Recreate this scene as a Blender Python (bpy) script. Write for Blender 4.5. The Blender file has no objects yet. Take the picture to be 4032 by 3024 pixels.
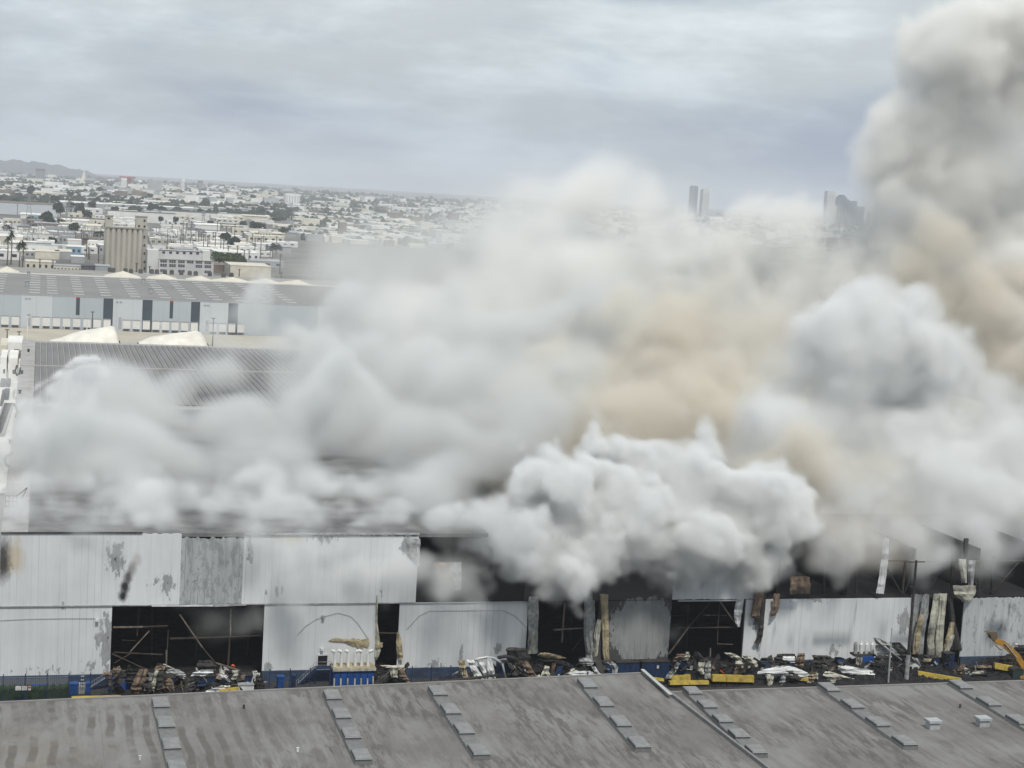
import bpy, bmesh, math, random
import numpy as np
from mathutils import Vector, Matrix, Euler
R = math.radians
random.seed(7)
sc = bpy.context.scene
COL = sc.collection

# ------------------------------------------------------------------ camera
H = 80.0
F, PITCH, ROLL, YAW = 6637.0, R(6.528), R(3.381), R(15.857)
cd_ = Vector((math.sin(YAW)*math.cos(PITCH), math.cos(YAW)*math.cos(PITCH), -math.sin(PITCH)))
r0 = Vector((math.cos(YAW), -math.sin(YAW), 0)); u0 = r0.cross(cd_)
CR = math.cos(ROLL)*r0 + math.sin(ROLL)*u0
CU = -math.sin(ROLL)*r0 + math.cos(ROLL)*u0
cam = bpy.data.objects.new('camera', bpy.data.cameras.new('camera'))
COL.objects.link(cam); sc.camera = cam
cam.data.sensor_width = 36.0; cam.data.lens = F/4032*36.0
cam.data.clip_start = 1.0; cam.data.clip_end = 60000
cam.matrix_world = Matrix(((CR.x, CU.x, -cd_.x, 0), (CR.y, CU.y, -cd_.y, 0), (CR.z, CU.z, -cd_.z, H), (0, 0, 0, 1)))

# ------------------------------------------------------------------ sky, sun, exposure
SUN_EL, SUN_AZ = R(58), R(176)          # azimuth measured from +Y towards +X
w = bpy.data.worlds.new('World'); sc.world = w; w.use_nodes = True
nt = w.node_tree; N, L = nt.nodes, nt.links
bg = N['Background']
sky = N.new('ShaderNodeTexSky'); sky.sky_type = 'NISHITA'; sky.sun_disc = False
sky.sun_elevation = SUN_EL; sky.sun_rotation = SUN_AZ
sky.air_density = 1.3; sky.dust_density = 2.5; sky.ozone_density = 1.5
tc = N.new('ShaderNodeTexCoord')
sep = N.new('ShaderNodeSeparateXYZ'); L.new(tc.outputs['Generated'], sep.inputs[0])
zm = N.new('ShaderNodeMath'); zm.operation = 'MAXIMUM'; zm.inputs[1].default_value = 0.0; L.new(sep.outputs['Z'], zm.inputs[0])
za = N.new('ShaderNodeMath'); za.operation = 'ADD'; za.inputs[1].default_value = 0.10; L.new(zm.outputs[0], za.inputs[0])
dx = N.new('ShaderNodeMath'); dx.operation = 'DIVIDE'; L.new(sep.outputs['X'], dx.inputs[0]); L.new(za.outputs[0], dx.inputs[1])
dy = N.new('ShaderNodeMath'); dy.operation = 'DIVIDE'; L.new(sep.outputs['Y'], dy.inputs[0]); L.new(za.outputs[0], dy.inputs[1])
cb = N.new('ShaderNodeCombineXYZ'); L.new(dx.outputs[0], cb.inputs[0]); L.new(dy.outputs[0], cb.inputs[1])
nz = N.new('ShaderNodeTexNoise'); nz.inputs['Scale'].default_value = 1.5; nz.inputs['Detail'].default_value = 8
nz.inputs['Roughness'].default_value = 0.52; nz.inputs['Distortion'].default_value = 0.25
mpd = N.new('ShaderNodeMapping'); mpd.inputs['Scale'].default_value = (2.6, 2.6, 9.5); mpd.inputs['Rotation'].default_value = (0, 0, .4); L.new(tc.outputs['Generated'], mpd.inputs[0]); L.new(mpd.outputs[0], nz.inputs['Vector'])
nz2 = N.new('ShaderNodeTexNoise'); nz2.inputs['Scale'].default_value = 2.7; nz2.inputs['Detail'].default_value = 9; nz2.inputs['Roughness'].default_value = .6
L.new(mpd.outputs[0], nz2.inputs['Vector'])
CR1 = N.new('ShaderNodeMapRange'); CR1.interpolation_type = 'SMOOTHSTEP'
CR1.inputs[1].default_value = 0.34; CR1.inputs[2].default_value = 0.56; L.new(nz.outputs[0], CR1.inputs[0])
CR2 = N.new('ShaderNodeMapRange'); CR2.interpolation_type = 'SMOOTHSTEP'
CR2.inputs[1].default_value = 0.38; CR2.inputs[2].default_value = 0.66; L.new(nz2.outputs[0], CR2.inputs[0])
# cloud deck colours: lilac grey low down, paler higher up
elev = N.new('ShaderNodeMapRange'); elev.inputs[1].default_value = 0.0; elev.inputs[2].default_value = 0.10; L.new(sep.outputs['Z'], elev.inputs[0])
ccol = N.new('ShaderNodeMix'); ccol.data_type = 'RGBA'
ccol.inputs['A'].default_value = (5.0, 5.65, 6.3, 1); ccol.inputs['B'].default_value = (7.5, 8.25, 8.6, 1)
L.new(elev.outputs[0], ccol.inputs['Factor'])
cvar = N.new('ShaderNodeMix'); cvar.data_type = 'RGBA'; cvar.blend_type = 'MULTIPLY'; cvar.inputs['Factor'].default_value = 1
vr = N.new('ShaderNodeMapRange'); vr.inputs[3].default_value = 0.92; vr.inputs[4].default_value = 1.22; L.new(CR2.outputs[0], vr.inputs[0])
L.new(ccol.outputs['Result'], cvar.inputs['A']); L.new(vr.outputs[0], cvar.inputs['B'])
blue = N.new('ShaderNodeMix'); blue.data_type = 'RGBA'; blue.inputs['Factor'].default_value = 0.72
L.new(sky.outputs[0], blue.inputs['A']); blue.inputs['B'].default_value = (4.1, 5.0, 7.0, 1)
mx = N.new('ShaderNodeMix'); mx.data_type = 'RGBA'
cm = N.new('ShaderNodeMath'); cm.operation = 'MULTIPLY_ADD'; cm.inputs[1].default_value = 0.85; cm.inputs[2].default_value = 0.15
L.new(CR1.outputs[0], cm.inputs[0])
L.new(cm.outputs[0], mx.inputs['Factor']); L.new(blue.outputs['Result'], mx.inputs['A']); L.new(cvar.outputs['Result'], mx.inputs['B'])
L.new(mx.outputs['Result'], bg.inputs['Color'])
bg.inputs['Strength'].default_value = 0.085

sun = bpy.data.objects.new('sun', bpy.data.lights.new('sun', 'SUN')); COL.objects.link(sun)
sun.data.energy = 3.3; sun.data.angle = R(6); sun.data.color = (1.0, 0.955, 0.88)
sd = Vector((math.sin(SUN_AZ)*math.cos(SUN_EL), math.cos(SUN_AZ)*math.cos(SUN_EL), math.sin(SUN_EL)))
sun.rotation_euler = sd.to_track_quat('Z', 'Y').to_euler()
sc.view_settings.view_transform = 'Standard'; sc.view_settings.look = 'None'
sc.view_settings.exposure = 0.0; sc.view_settings.gamma = 1.0; sc.view_settings.use_curve_mapping = False
cy = sc.cycles
cy.use_denoising = True
cy.max_bounces = 8; cy.diffuse_bounces = 2; cy.glossy_bounces = 2; cy.transmission_bounces = 4
cy.volume_bounces = 4; cy.transparent_max_bounces = 8
cy.volume_step_rate = 1.5; cy.volume_max_steps = 512
cy.sample_clamp_indirect = 6

# ------------------------------------------------------------------ where a photo point lies on a real plane of the place
def ray(x, y):
    return cd_ + CR*((x-2016)/F) - CU*((y-1512)/F)
def onY(x, y, Y, ):
    v = ray(x, y); t = Y/v.y
    return Vector((v.x*t, Y, H+v.z*t))
def onZ(x, y, z):
    v = ray(x, y); t = (z-H)/v.z
    return Vector((v.x*t, v.y*t, z))

# ------------------------------------------------------------------ materials
MATS = {}
def mat(name, col, rough=0.8, var=0.12, scale=1.0, metal=0.0, col2=None, stretch=None, bump=0.0, detail=5):
    if name in MATS: return MATS[name]
    m = bpy.data.materials.new(name); m.use_nodes = True
    n, l = m.node_tree.nodes, m.node_tree.links
    b = n['Principled BSDF']; b.inputs['Roughness'].default_value = rough; b.inputs['Metallic'].default_value = metal
    b.inputs['Specular IOR Level'].default_value = 0.3
    g = n.new('ShaderNodeNewGeometry'); v = g.outputs['Position']
    if stretch:
        mp = n.new('ShaderNodeMapping'); mp.inputs['Scale'].default_value = stretch; l.new(v, mp.inputs[0]); v = mp.outputs[0]
    t = n.new('ShaderNodeTexNoise'); t.inputs['Scale'].default_value = scale; t.inputs['Detail'].default_value = detail
    t.inputs['Roughness'].default_value = 0.6; l.new(v, t.inputs['Vector'])
    mr = n.new('ShaderNodeMapRange'); mr.inputs[1].default_value = 0.3; mr.inputs[2].default_value = 0.7; l.new(t.outputs[0], mr.inputs[0])
    mixn = n.new('ShaderNodeMix'); mixn.data_type = 'RGBA'
    c2 = col2 if col2 else tuple(max(0, c*(1-2*var)) for c in col)
    mixn.inputs['A'].default_value = (*col, 1); mixn.inputs['B'].default_value = (*c2, 1)
    l.new(mr.outputs[0], mixn.inputs['Factor']); l.new(mixn.outputs['Result'], b.inputs['Base Color'])
    if bump:
        bp = n.new('ShaderNodeBump'); bp.inputs['Strength'].default_value = bump; bp.inputs['Distance'].default_value = 0.3
        l.new(t.outputs[0], bp.inputs['Height']); l.new(bp.outputs[0], b.inputs['Normal'])
    MATS[name] = m
    return m

# ------------------------------------------------------------------ mesh helpers
class MB:
    def __init__(s, o=(0, 0, 0)):
        s.v = []; s.f = []; s.m = []; s.o = Vector(o); s.mats = []
    def mi(s, m):
        if m not in s.mats: s.mats.append(m)
        return s.mats.index(m)
    def add(s, vs, fs, m):
        k = len(s.v); i = s.mi(m)
        s.v += [Vector(a)-s.o for a in vs]
        s.f += [tuple(k+j for j in f) for f in fs]; s.m += [i]*len(fs)
    def box(s, x0, x1, y0, y1, z0, z1, m, rz=0.0, top=None):
        vs = [Vector((x, y, z)) for z in (z0, z1) for y in (y0, y1) for x in (x0, x1)]
        if rz:
            c = Vector(((x0+x1)/2, (y0+y1)/2, 0)); M = Matrix.Rotation(rz, 3, 'Z')
            vs = [M @ (a-c)+c for a in vs]
        fs = [(0, 2, 3, 1), (0, 1, 5, 4), (1, 3, 7, 5), (3, 2, 6, 7), (2, 0, 4, 6)]
        s.add(vs, fs, m); k = len(s.v)-8
        s.f.append((k+4, k+5, k+7, k+6)); s.m.append(s.mi(top if top else m))
    def bar(s, a, b, wdt, m, h=None, up=(0, 0, 1)):
        a, b = Vector(a), Vector(b); d = (b-a).normalized(); h = h or wdt
        u = Vector(up)
        if abs(d.dot(u)) > .95: u = Vector((0, 1, 0))
        sx = d.cross(u).normalized()*wdt/2; sz = sx.cross(d).normalized()*h/2
        vs = [p+q for p in (a, b) for q in (-sx-sz, sx-sz, sx+sz, -sx+sz)]
        s.add(vs, [(0, 3, 2, 1), (4, 5, 6, 7), (0, 1, 5, 4), (1, 2, 6, 5), (2, 3, 7, 6), (3, 0, 4, 7)], m)
    def tube(s, pts, r, m, n=8, cap=True):
        pts = [Vector(p) for p in pts]; rs = r if isinstance(r, (list, tuple)) else [r]*len(pts)
        vs = []; fs = []
        for i, p in enumerate(pts):
            d = (pts[min(i+1, len(pts)-1)]-pts[max(i-1, 0)]).normalized()
            u = Vector((0, 0, 1)) if abs(d.z) < .9 else Vector((0, 1, 0))
            x = d.cross(u).normalized(); y = x.cross(d)
            for k in range(n):
                a = 2*math.pi*k/n; vs.append(p+(x*math.cos(a)+y*math.sin(a))*rs[i])
        for i in range(len(pts)-1):
            for k in range(n):
                fs.append((i*n+k, i*n+(k+1) % n, (i+1)*n+(k+1) % n, (i+1)*n+k))
        if cap: fs += [tuple(range(n))[::-1], tuple((len(pts)-1)*n+k for k in range(n))]
        s.add(vs, fs, m)
    def grid(s, P, m, thick=0.0, nrm=None):
        """P[i][j] points -> sheet; with a thickness it is a closed slab"""
        a, b = len(P), len(P[0]); vs = [Vector(p) for row in P for p in row]
        fs = [(i*b+j, (i+1)*b+j, (i+1)*b+j+1, i*b+j+1) for i in range(a-1) for j in range(b-1)]
        if thick:
            n = Vector(nrm) if nrm else (vs[b]-vs[0]).cross(vs[1]-vs[0]).normalized()
            k = len(vs); vs += [p+n*thick for p in vs]
            fs2 = [tuple(x+k for x in f[::-1]) for f in fs]
            ed = [(i*b, (i+1)*b) for i in range(a-1)]+[((i+1)*b+b-1, i*b+b-1) for i in range(a-1)]
            ed += [(j+1, j) for j in range(b-1)]+[((a-1)*b+j, (a-1)*b+j+1) for j in range(b-1)]
            fs = fs+fs2+[(p, p+k, q+k, q) for p, q in ed]
        s.add(vs, fs, m)
    def build(s, name, parent=None, smooth=False):
        me = bpy.data.meshes.new(name); me.from_pydata([tuple(v) for v in s.v], [], s.f)
        for m in s.mats: me.materials.append(m)
        me.polygons.foreach_set('material_index', s.m)
        if smooth: me.polygons.foreach_set('use_smooth', [True]*len(s.f))
        me.update()
        o = bpy.data.objects.new(name, me); COL.objects.link(o)
        if parent:
            o.parent = parent; o.location = s.o-parent.location
        else: o.location = s.o
        return o
def tag(o, label, cat=None, group=None, kind=None):
    if label: o['label'] = label
    if cat: o['category'] = cat
    if group: o['group'] = group
    if kind: o['kind'] = kind
    return o
def thing(name, loc, label, cat, group=None):
    o = bpy.data.objects.new(name, None); COL.objects.link(o); o.location = loc; o.empty_display_size = .5
    return tag(o, label, cat, group)
def struct(o): o['kind'] = 'structure'; return o
def dup(root, loc, label=None, group=None, rz=None, scale=None):
    r = root.copy(); COL.objects.link(r); r.location = loc
    if rz is not None: r.rotation_euler = (0, 0, rz)
    if scale is not None: r.scale = (scale,)*3 if not isinstance(scale, tuple) else scale
    if label: r['label'] = label
    if group: r['group'] = group
    for ch in list(root.children):
        c = ch.copy(); COL.objects.link(c); c.parent = r
        for g in ch.children:
            d = g.copy(); COL.objects.link(d); d.parent = c
    return r
# ================================================================== surface materials
def wall_mat(name, base, flake, soot=0.0, ribs=.38, blobs=(), streak=0.25, fl_scale=1.0, tan=()):
    """white insulated metal cladding: fine vertical joints, dirt streaks, flaked paint patches. blobs = (x, z, rx, rz, strength)"""
    m = bpy.data.materials.new(name); m.use_nodes = True
    n, l = m.node_tree.nodes, m.node_tree.links
    b = n['Principled BSDF']; b.inputs['Roughness'].default_value = .62; b.inputs['Specular IOR Level'].default_value = .25
    g = n.new('ShaderNodeNewGeometry'); P = g.outputs['Position']
    sp = n.new('ShaderNodeSeparateXYZ'); l.new(P, sp.inputs[0])
    def M(op, a, b_=None, c=None):
        q = n.new('ShaderNodeMath'); q.operation = op
        for i, x in enumerate((a, b_, c)):
            if x is None: continue
            if isinstance(x, (int, float)): q.inputs[i].default_value = x
            else: l.new(x, q.inputs[i])
        return q.outputs[0]
    def noise(scale, st, det=6, rough=.6):
        mp = n.new('ShaderNodeMapping'); mp.inputs['Scale'].default_value = st; l.new(P, mp.inputs[0])
        t = n.new('ShaderNodeTexNoise'); t.inputs['Scale'].default_value = scale; t.inputs['Detail'].default_value = det; t.inputs['Roughness'].default_value = rough
        l.new(mp.outputs[0], t.inputs['Vector']); return t.outputs[0]
    def rng_(x, a, b_, c=0, d=1):
        q = n.new('ShaderNodeMapRange'); q.inputs[1].default_value = a; q.inputs[2].default_value = b_; q.inputs[3].default_value = c; q.inputs[4].default_value = d
        l.new(x, q.inputs[0]); return q.outputs[0]
    def mix(f, a, b_):
        q = n.new('ShaderNodeMix'); q.data_type = 'RGBA'
        if isinstance(f, (int, float)): q.inputs['Factor'].default_value = f
        else: l.new(f, q.inputs['Factor'])
        for k, x in (('A', a), ('B', b_)):
            if isinstance(x, tuple): q.inputs[k].default_value = (*x, 1)
            else: l.new(x, q.inputs[k])
        return q.outputs['Result']
    col = mix(rng_(noise(.09, (1, 1, 1), 4), .35, .65), base, tuple(c*.88 for c in base))
    st = rng_(noise(.8, (1, 1, .05), 5, .7), .42, .75)
    col = mix(M('MULTIPLY', st, streak), col, tuple(c*.55 for c in base))
    if ribs:                                      # joint every 1.05 m, some of them dark and stained
        fr = M('FRACT', M('DIVIDE', sp.outputs[0], 1.05)); e = M('ABSOLUTE', M('SUBTRACT', fr, .5))
        jn = M('GREATER_THAN', e, .462)
        jv = rng_(noise(.35, (1, 1, .22), 3), .42, .72, .1, 1.0)
        col = mix(M('MULTIPLY', jn, M('MULTIPLY', jv, ribs)), col, (.07, .075, .08))
    # flaking
    mask = None
    for (bx, bz, rx, rz, s_) in blobs:
        dxx = M('DIVIDE', M('SUBTRACT', sp.outputs[0], bx), rx); dz = M('DIVIDE', M('SUBTRACT', sp.outputs[2], bz), rz)
        d = M('SQRT', M('ADD', M('MULTIPLY', dxx, dxx), M('MULTIPLY', dz, dz)))
        k = M('MULTIPLY', M('SUBTRACT', 1.0, d), s_)
        mask = k if mask is None else M('MAXIMUM', mask, k)
    if mask is not None or flake > 0:
        f1 = noise(1.15*fl_scale, (1, 1, .42), 8, .72)
        thr = M('ADD', f1, flake if mask is None else M('ADD', M('MULTIPLY', M('MAXIMUM', mask, -1.0), .42), flake))
        fm = rng_(thr, .56, .585)
        fc = mix(rng_(noise(2.2, (1, 1, .3), 6), .3, .7), (.17, .18, .18), (.30, .31, .31))
        col = mix(M('MULTIPLY', fm, .85), col, fc)
        fm2 = rng_(thr, .80, .83)
        col = mix(fm2, col, (.06, .06, .062))
    for (bx, bz, rx, rz, s_, c_) in tan:
        dxx = M('DIVIDE', M('SUBTRACT', sp.outputs[0], bx), rx); dz = M('DIVIDE', M('SUBTRACT', sp.outputs[2], bz), rz)
        d = M('SQRT', M('ADD', M('MULTIPLY', dxx, dxx), M('MULTIPLY', dz, dz)))
        d = M('ADD', d, M('MULTIPLY', M('SUBTRACT', noise(1.2, (1, 1, .5), 5), .5), .9))
        col = mix(rng_(d, 1.0, .35, 0, s_), col, c_)
    if soot:
        col = mix(M('MULTIPLY', rng_(noise(.16, (1, 1, .6), 6), .4, .7), soot), col, (.06, .055, .05))
    l.new(col, b.inputs['Base Color'])
    bp = n.new('ShaderNodeBump'); bp.inputs['Strength'].default_value = .25; bp.inputs['Distance'].default_value = .12
    l.new(noise(.5, (1, 1, .3), 5), bp.inputs['Height']); l.new(bp.outputs[0], b.inputs['Normal'])
    return m

def XZ(x, y, Y=262.0):
    v = onY(x, y, Y); return v.x, v.z
def blob(x, y, rx, ry, s_, Y=262.0):                # photo pixel radii on the wall
    X, Z = XZ(x, y, Y); k = 262*1.03/F
    return (X, Z, rx*k, ry*k, s_)
CL = (.60, .62, .63)
CLEAN = [blob(455, 2200, 55, 110, .9), blob(420, 2540, 45, 190, .9), blob(10, 2220, 45, 60, 1.1), blob(395, 2520, 30, 60, .8), blob(1090, 2330, 16, 50, .8), blob(1048, 2335, 14, 30, .6), blob(1110, 2325, 10, 40, .9),
         blob(1960, 2560, 26, 40, 1.0), blob(1815, 2570, 14, 60, .8), blob(2660, 2280, 60, 60, 1.0), blob(1600, 2150, 40, 70, .9), blob(800, 2130, 30, 60, .6), blob(3560, 2450, 50, 90, 1.0), blob(3080, 2620, 60, 60, .5), blob(3280, 2560, 70, 60, .45), blob(2080, 2590, 60, 70, .9), blob(660, 2300, 40, 80, .9), blob(985, 2150, 30, 120, .7), blob(350, 2620, 60, 50, .5), blob(1500, 2330, 20, 40, .6), blob(610, 2290, 120, 60, .35), blob(240, 2390, 60, 30, .5), blob(1250, 2120, 140, 40, .55), blob(2990, 2500, 40, 120, .8), blob(1700, 2620, 160, 40, .5), blob(3200, 2360, 120, 30, .5), blob(200, 2640, 200, 40, .4), blob(1050, 2640, 30, 60, .7)]
M_WALL = wall_mat('cladding', CL, -.10, blobs=CLEAN)
X1, Z1 = XZ(20, 2200); X2, Z2 = XZ(530, 2270); X3, Z3 = XZ(1150, 2110); X4, Z4 = XZ(3350, 2520)
_lx, _lz = XZ(500, 2300); _mx, _mz = XZ(515, 2240)
M_WALLT = wall_mat('cladding_stained', CL, -.10, blobs=CLEAN, tan=[(XZ(484, 2345)[0], XZ(484, 2345)[1], .9, 1.3, .97, (.015, .014, .014)), (XZ(492, 2310)[0], XZ(492, 2310)[1], .95, 1.4, .97, (.018, .016, .016)), (XZ(505, 2272)[0], XZ(505, 2272)[1], .9, 1.5, .85, (.035, .03, .028)), (XZ(520, 2240)[0], XZ(520, 2240)[1], .9, 1.5, .6, (.08, .07, .06)), (XZ(538, 2205)[0], XZ(538, 2205)[1], 1.1, 1.5, .35, (.22, .19, .17)), (X1-.3, Z1, 1.6, 4.5, .95, (.05, .045, .04)), (X1+1.6, Z1+.3, 1.6, 3.6, .6, (.42, .33, .20)), (X3, Z3, 3.2, 2.0, .7, (.42, .37, .27))])
M_FLAKE = wall_mat('cladding_flaked', (.38, .40, .41), .06, blobs=[], streak=.55, ribs=1.0)
_cx, _cz = XZ(2530, 2480)
M_FLAKE2 = wall_mat('cladding_scorched', (.28, .29, .29), .10, blobs=[(_cx, _cz, 4.6, 4.3, -1.6)], streak=.5, soot=.35, ribs=1.0)
M_FLAKE3 = wall_mat('cladding_peeling', (.43, .45, .46), .02, blobs=[], streak=.5, fl_scale=.7, ribs=.8)
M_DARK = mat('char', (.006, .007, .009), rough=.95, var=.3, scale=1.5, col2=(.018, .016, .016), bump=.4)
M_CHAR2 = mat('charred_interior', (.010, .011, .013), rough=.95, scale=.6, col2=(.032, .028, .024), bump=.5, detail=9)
M_STEEL = mat('burnt_steel', (.06, .045, .034), rough=.85, scale=1.6, col2=(.035, .03, .028))
M_STEELL = mat('pale_burnt_steel', (.20, .165, .135), rough=.85, scale=1.2, col2=(.06, .05, .042))
M_BEAMB = mat('dark_steel', (.03, .03, .032), rough=.8, scale=2)
M_BLUE = mat('blue_paint', (.012, .07, .28), rough=.5, var=.2, scale=.9, col2=(.008, .04, .15))
M_BLUED = mat('dark_blue_paint', (.012, .035, .10), rough=.6, var=.2, scale=1.2, col2=(.01, .018, .04))
M_NAVY = mat('navy_base_band', (.05, .075, .12), rough=.7, scale=.5, col2=(.02, .03, .05), stretch=(1, 1, 3))
M_YEL = mat('yellow_paint', (.46, .34, .05), rough=.6, scale=.9, col2=(.22, .17, .05))
M_WHT = mat('white_sheet', (.66, .68, .68), rough=.5, scale=.7, col2=(.42, .43, .43))
M_GRYS = mat('grey_sheet', (.36, .38, .38), rough=.6, scale=1.3, col2=(.16, .16, .155))
M_BRS = mat('heat_browned_sheet', (.24, .17, .12), rough=.75, scale=1.0, col2=(.05, .042, .036))
M_TAN = mat('foam_insulation', (.42, .36, .23), rough=.9, scale=1.2, col2=(.16, .13, .09), bump=.3)
M_CRM = mat('cream_sheet', (.52, .52, .44), rough=.7, scale=1.0, col2=(.18, .17, .14))
M_BLK = mat('charred_sheet', (.014, .015, .018), rough=.8, scale=1.4, col2=(.05, .045, .04))
M_ALU = mat('galvanised_metal', (.42, .44, .45), rough=.42, scale=2.0, col2=(.33, .35, .36), metal=.25)
M_PIPE = mat('bright_pipe', (.72, .73, .73), rough=.4, scale=2.0, metal=.1)
M_RUB = mat('rubble', (.004, .005, .009), rough=.95, scale=1.5, col2=(.028, .026, .026), bump=.9, detail=10)
M_ASPH = mat('yard_asphalt', (.02, .02, .02), rough=.95, scale=.8, col2=(.05, .047, .043), bump=.3, detail=9)
M_RED = mat('red_paint', (.5, .04, .03), rough=.5)
M_CAT = mat('machine_yellow', (.42, .22, .035), rough=.5, scale=2, col2=(.20, .11, .03))
M_GLS = mat('cab_glass', (.03, .05, .05), rough=.1)
M_WOOD = mat('weathered_pole_wood', (.10, .085, .07), rough=.9, scale=3, stretch=(1, 1, .1), col2=(.05, .045, .04))
M_LAWN = mat('lawn', (.035, .06, .02), rough=.95, scale=1.5, col2=(.02, .035, .015), bump=.6)

# near roof felt: strokes of sealant running with the slope, brown dirt, arcs of mopping at the left
def roof_mat():
    m = bpy.data.materials.new('coated_roof_felt'); m.use_nodes = True
    n, l = m.node_tree.nodes, m.node_tree.links; b = n['Principled BSDF']; b.inputs['Roughness'].default_value = .75; b.inputs['Specular IOR Level'].default_value = .25
    g = n.new('ShaderNodeNewGeometry'); P = g.outputs['Position']
    sp = n.new('ShaderNodeSeparateXYZ'); l.new(P, sp.inputs[0])
    def noise(scale, st, det=7, rough=.62, dist=0.0, src=None):
        mp = n.new('ShaderNodeMapping'); mp.inputs['Scale'].default_value = st; mp.inputs['Rotation'].default_value = (0, 0, R(-14)); l.new(src or P, mp.inputs[0])
        t = n.new('ShaderNodeTexNoise'); t.inputs['Scale'].default_value = scale; t.inputs['Detail'].default_value = det; t.inputs['Roughness'].default_value = rough; t.inputs['Distortion'].default_value = dist
        l.new(mp.outputs[0], t.inputs['Vector']); return t.outputs[0]
    def rg(x, a, c, lo=0, hi=1):
        q = n.new('ShaderNodeMapRange'); q.interpolation_type = 'SMOOTHSTEP'; q.inputs[1].default_value = a; q.inputs[2].default_value = c; q.inputs[3].default_value = lo; q.inputs[4].default_value = hi; l.new(x, q.inputs[0]); return q.outputs[0]
    def mix(f, a, c):
        q = n.new('ShaderNodeMix'); q.data_type = 'RGBA'; l.new(f, q.inputs['Factor'])
        for k, x in (('A', a), ('B', c)):
            if isinstance(x, tuple): q.inputs[k].default_value = (*x, 1)
            else: l.new(x, q.inputs[k])
        return q.outputs['Result']
    def mul(a, c):
        q = n.new('ShaderNodeMath'); q.operation = 'MULTIPLY'
        for i, x in enumerate((a, c)):
            if isinstance(x, float): q.inputs[i].default_value = x
            else: l.new(x, q.inputs[i])
        return q.outputs[0]
    col = mix(rg(noise(.09, (1, .6, 1), 6), .38, .62), (.190, .187, .181), (.140, .132, .125))
    s1 = rg(noise(1.0, (1.15, .17, 1), 7, .68, .3), .44, .57)                # long dark strokes
    big = rg(noise(.11, (1, .7, 1), 4), .34, .62)
    right = rg(sp.outputs[0], 12, 40)
    col = mix(mul(mul(s1, big), rg(right, 0, 1, .35, .82)), col, (.078, .071, .066))
    s2 = rg(noise(2.2, (1.0, .22, 1), 5, .7), .54, .70)
    col = mix(mul(s2, .4), col, (.215, .212, .205))                          # pale scrapes
    # mopping arcs
    wv = n.new('ShaderNodeTexWave'); wv.wave_type = 'BANDS'; wv.bands_direction = 'X'; wv.inputs['Scale'].default_value = .145; wv.inputs['Distortion'].default_value = 5.0
    wv.inputs['Detail'].default_value = 4; wv.inputs['Detail Scale'].default_value = .35; l.new(P, wv.inputs['Vector'])
    arc = mul(rg(wv.outputs[0], .45, .8), rg(noise(.09, (.8, 1.2, 1), 3), .42, .56))
    col = mix(mul(arc, rg(right, 0, 1, .7, .2)), col, (.080, .071, .063))
    sm_ = n.new('ShaderNodeMath'); sm_.operation = 'FRACT'; sd_ = n.new('ShaderNodeMath'); sd_.operation = 'DIVIDE'; sd_.inputs[1].default_value = 2.9; l.new(sp.outputs[0], sd_.inputs[0]); l.new(sd_.outputs[0], sm_.inputs[0])
    col = mix(mul(mul(rg(sm_.outputs[0], .96, .99), rg(noise(.2, (1, .3, 1), 4), .40, .60)), .45), col, (.085, .08, .075))
    br = mul(rg(sp.outputs[0], 16, -2), rg(noise(.35, (1, 1, 1), 8, .7), .40, .62))
    col = mix(mul(br, mul(rg(sp.outputs[1], 214, 180), .6)), col, (.175, .135, .085))
    l.new(col, b.inputs['Base Color'])
    bp = n.new('ShaderNodeBump'); bp.inputs['Strength'].default_value = .35; bp.inputs['Distance'].default_value = .15
    l.new(noise(.9, (1, .3, 1), 8, .7), bp.inputs['Height']); l.new(bp.outputs[0], b.inputs['Normal'])
    return m
M_ROOF = roof_mat()

# ================================================================== ground
g = MB(); g.grid([[(x, y, 0) for y in (-500, 600, 2000, 19000)] for x in (-8000, -200, 600, 14000)], mat('ground_far', (.19, .18, .165), rough=.95, scale=.012, col2=(.075, .075, .07), detail=9))
g.f = [f[::-1] for f in g.f]
struct(g.build('ground'))
g = MB(); g.grid([[(x, y, .004) for y in (205, 262)] for x in (-60, 260)], M_ASPH); g.f = [f[::-1] for f in g.f]; struct(g.build('yard'))

# ================================================================== near roofs
def near_roof(name, poly, z, label):
    m = MB((poly[0][0], poly[0][1], 0))
    k = len(poly); vs = [(x, y, z) for x, y in poly]+[(x, y, 0) for x, y in poly]
    m.add(vs, [tuple(range(k))], M_ROOF)
    m.add(vs, [(i, i+k, (i+1) % k+k, (i+1) % k) for i in range(k)], mat('roof_building_wall', (.30, .29, .27), scale=.5))
    t = thing(name, (poly[0][0], poly[0][1], 0), label, 'building')
    m.build('roof_deck', t)
    return t
ZR = 12.0
eL = onZ(-300, 2782, ZR); eM = onZ(2528, 2652, ZR); sA = onZ(2640, 2733, ZR); sB = onZ(3010, 3024, ZR)
dirY = (sB-sA).normalized()
sC = sB+dirY*70
LR = near_roof('industrial_building', [(eL.x, eL.y), (eL.x-20, 110), (sC.x, 110), (sB.x, sB.y), (eM.x, eM.y)], ZR, 'long low grey roofed building in front with four rows of skylights')
eR = onZ(2660, 2727, ZR-.6); eR2 = onZ(4300, 2673, ZR-.6)
RR = near_roof('industrial_building', [(sA.x+.35, eR.y), (sC.x+.35, 110), (eR2.x+10, 110), (eR2.x+10, eR2.y)], ZR-.6, 'grey roofed building behind the raised white capped flashing at right')
M_CURB2 = mat('weathered_flashing', (.21, .215, .21), rough=.7, scale=1.5, col2=(.15, .155, .15))
M_CAP = mat('pale_cap', (.42, .43, .43), rough=.7, scale=1.5)
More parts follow.
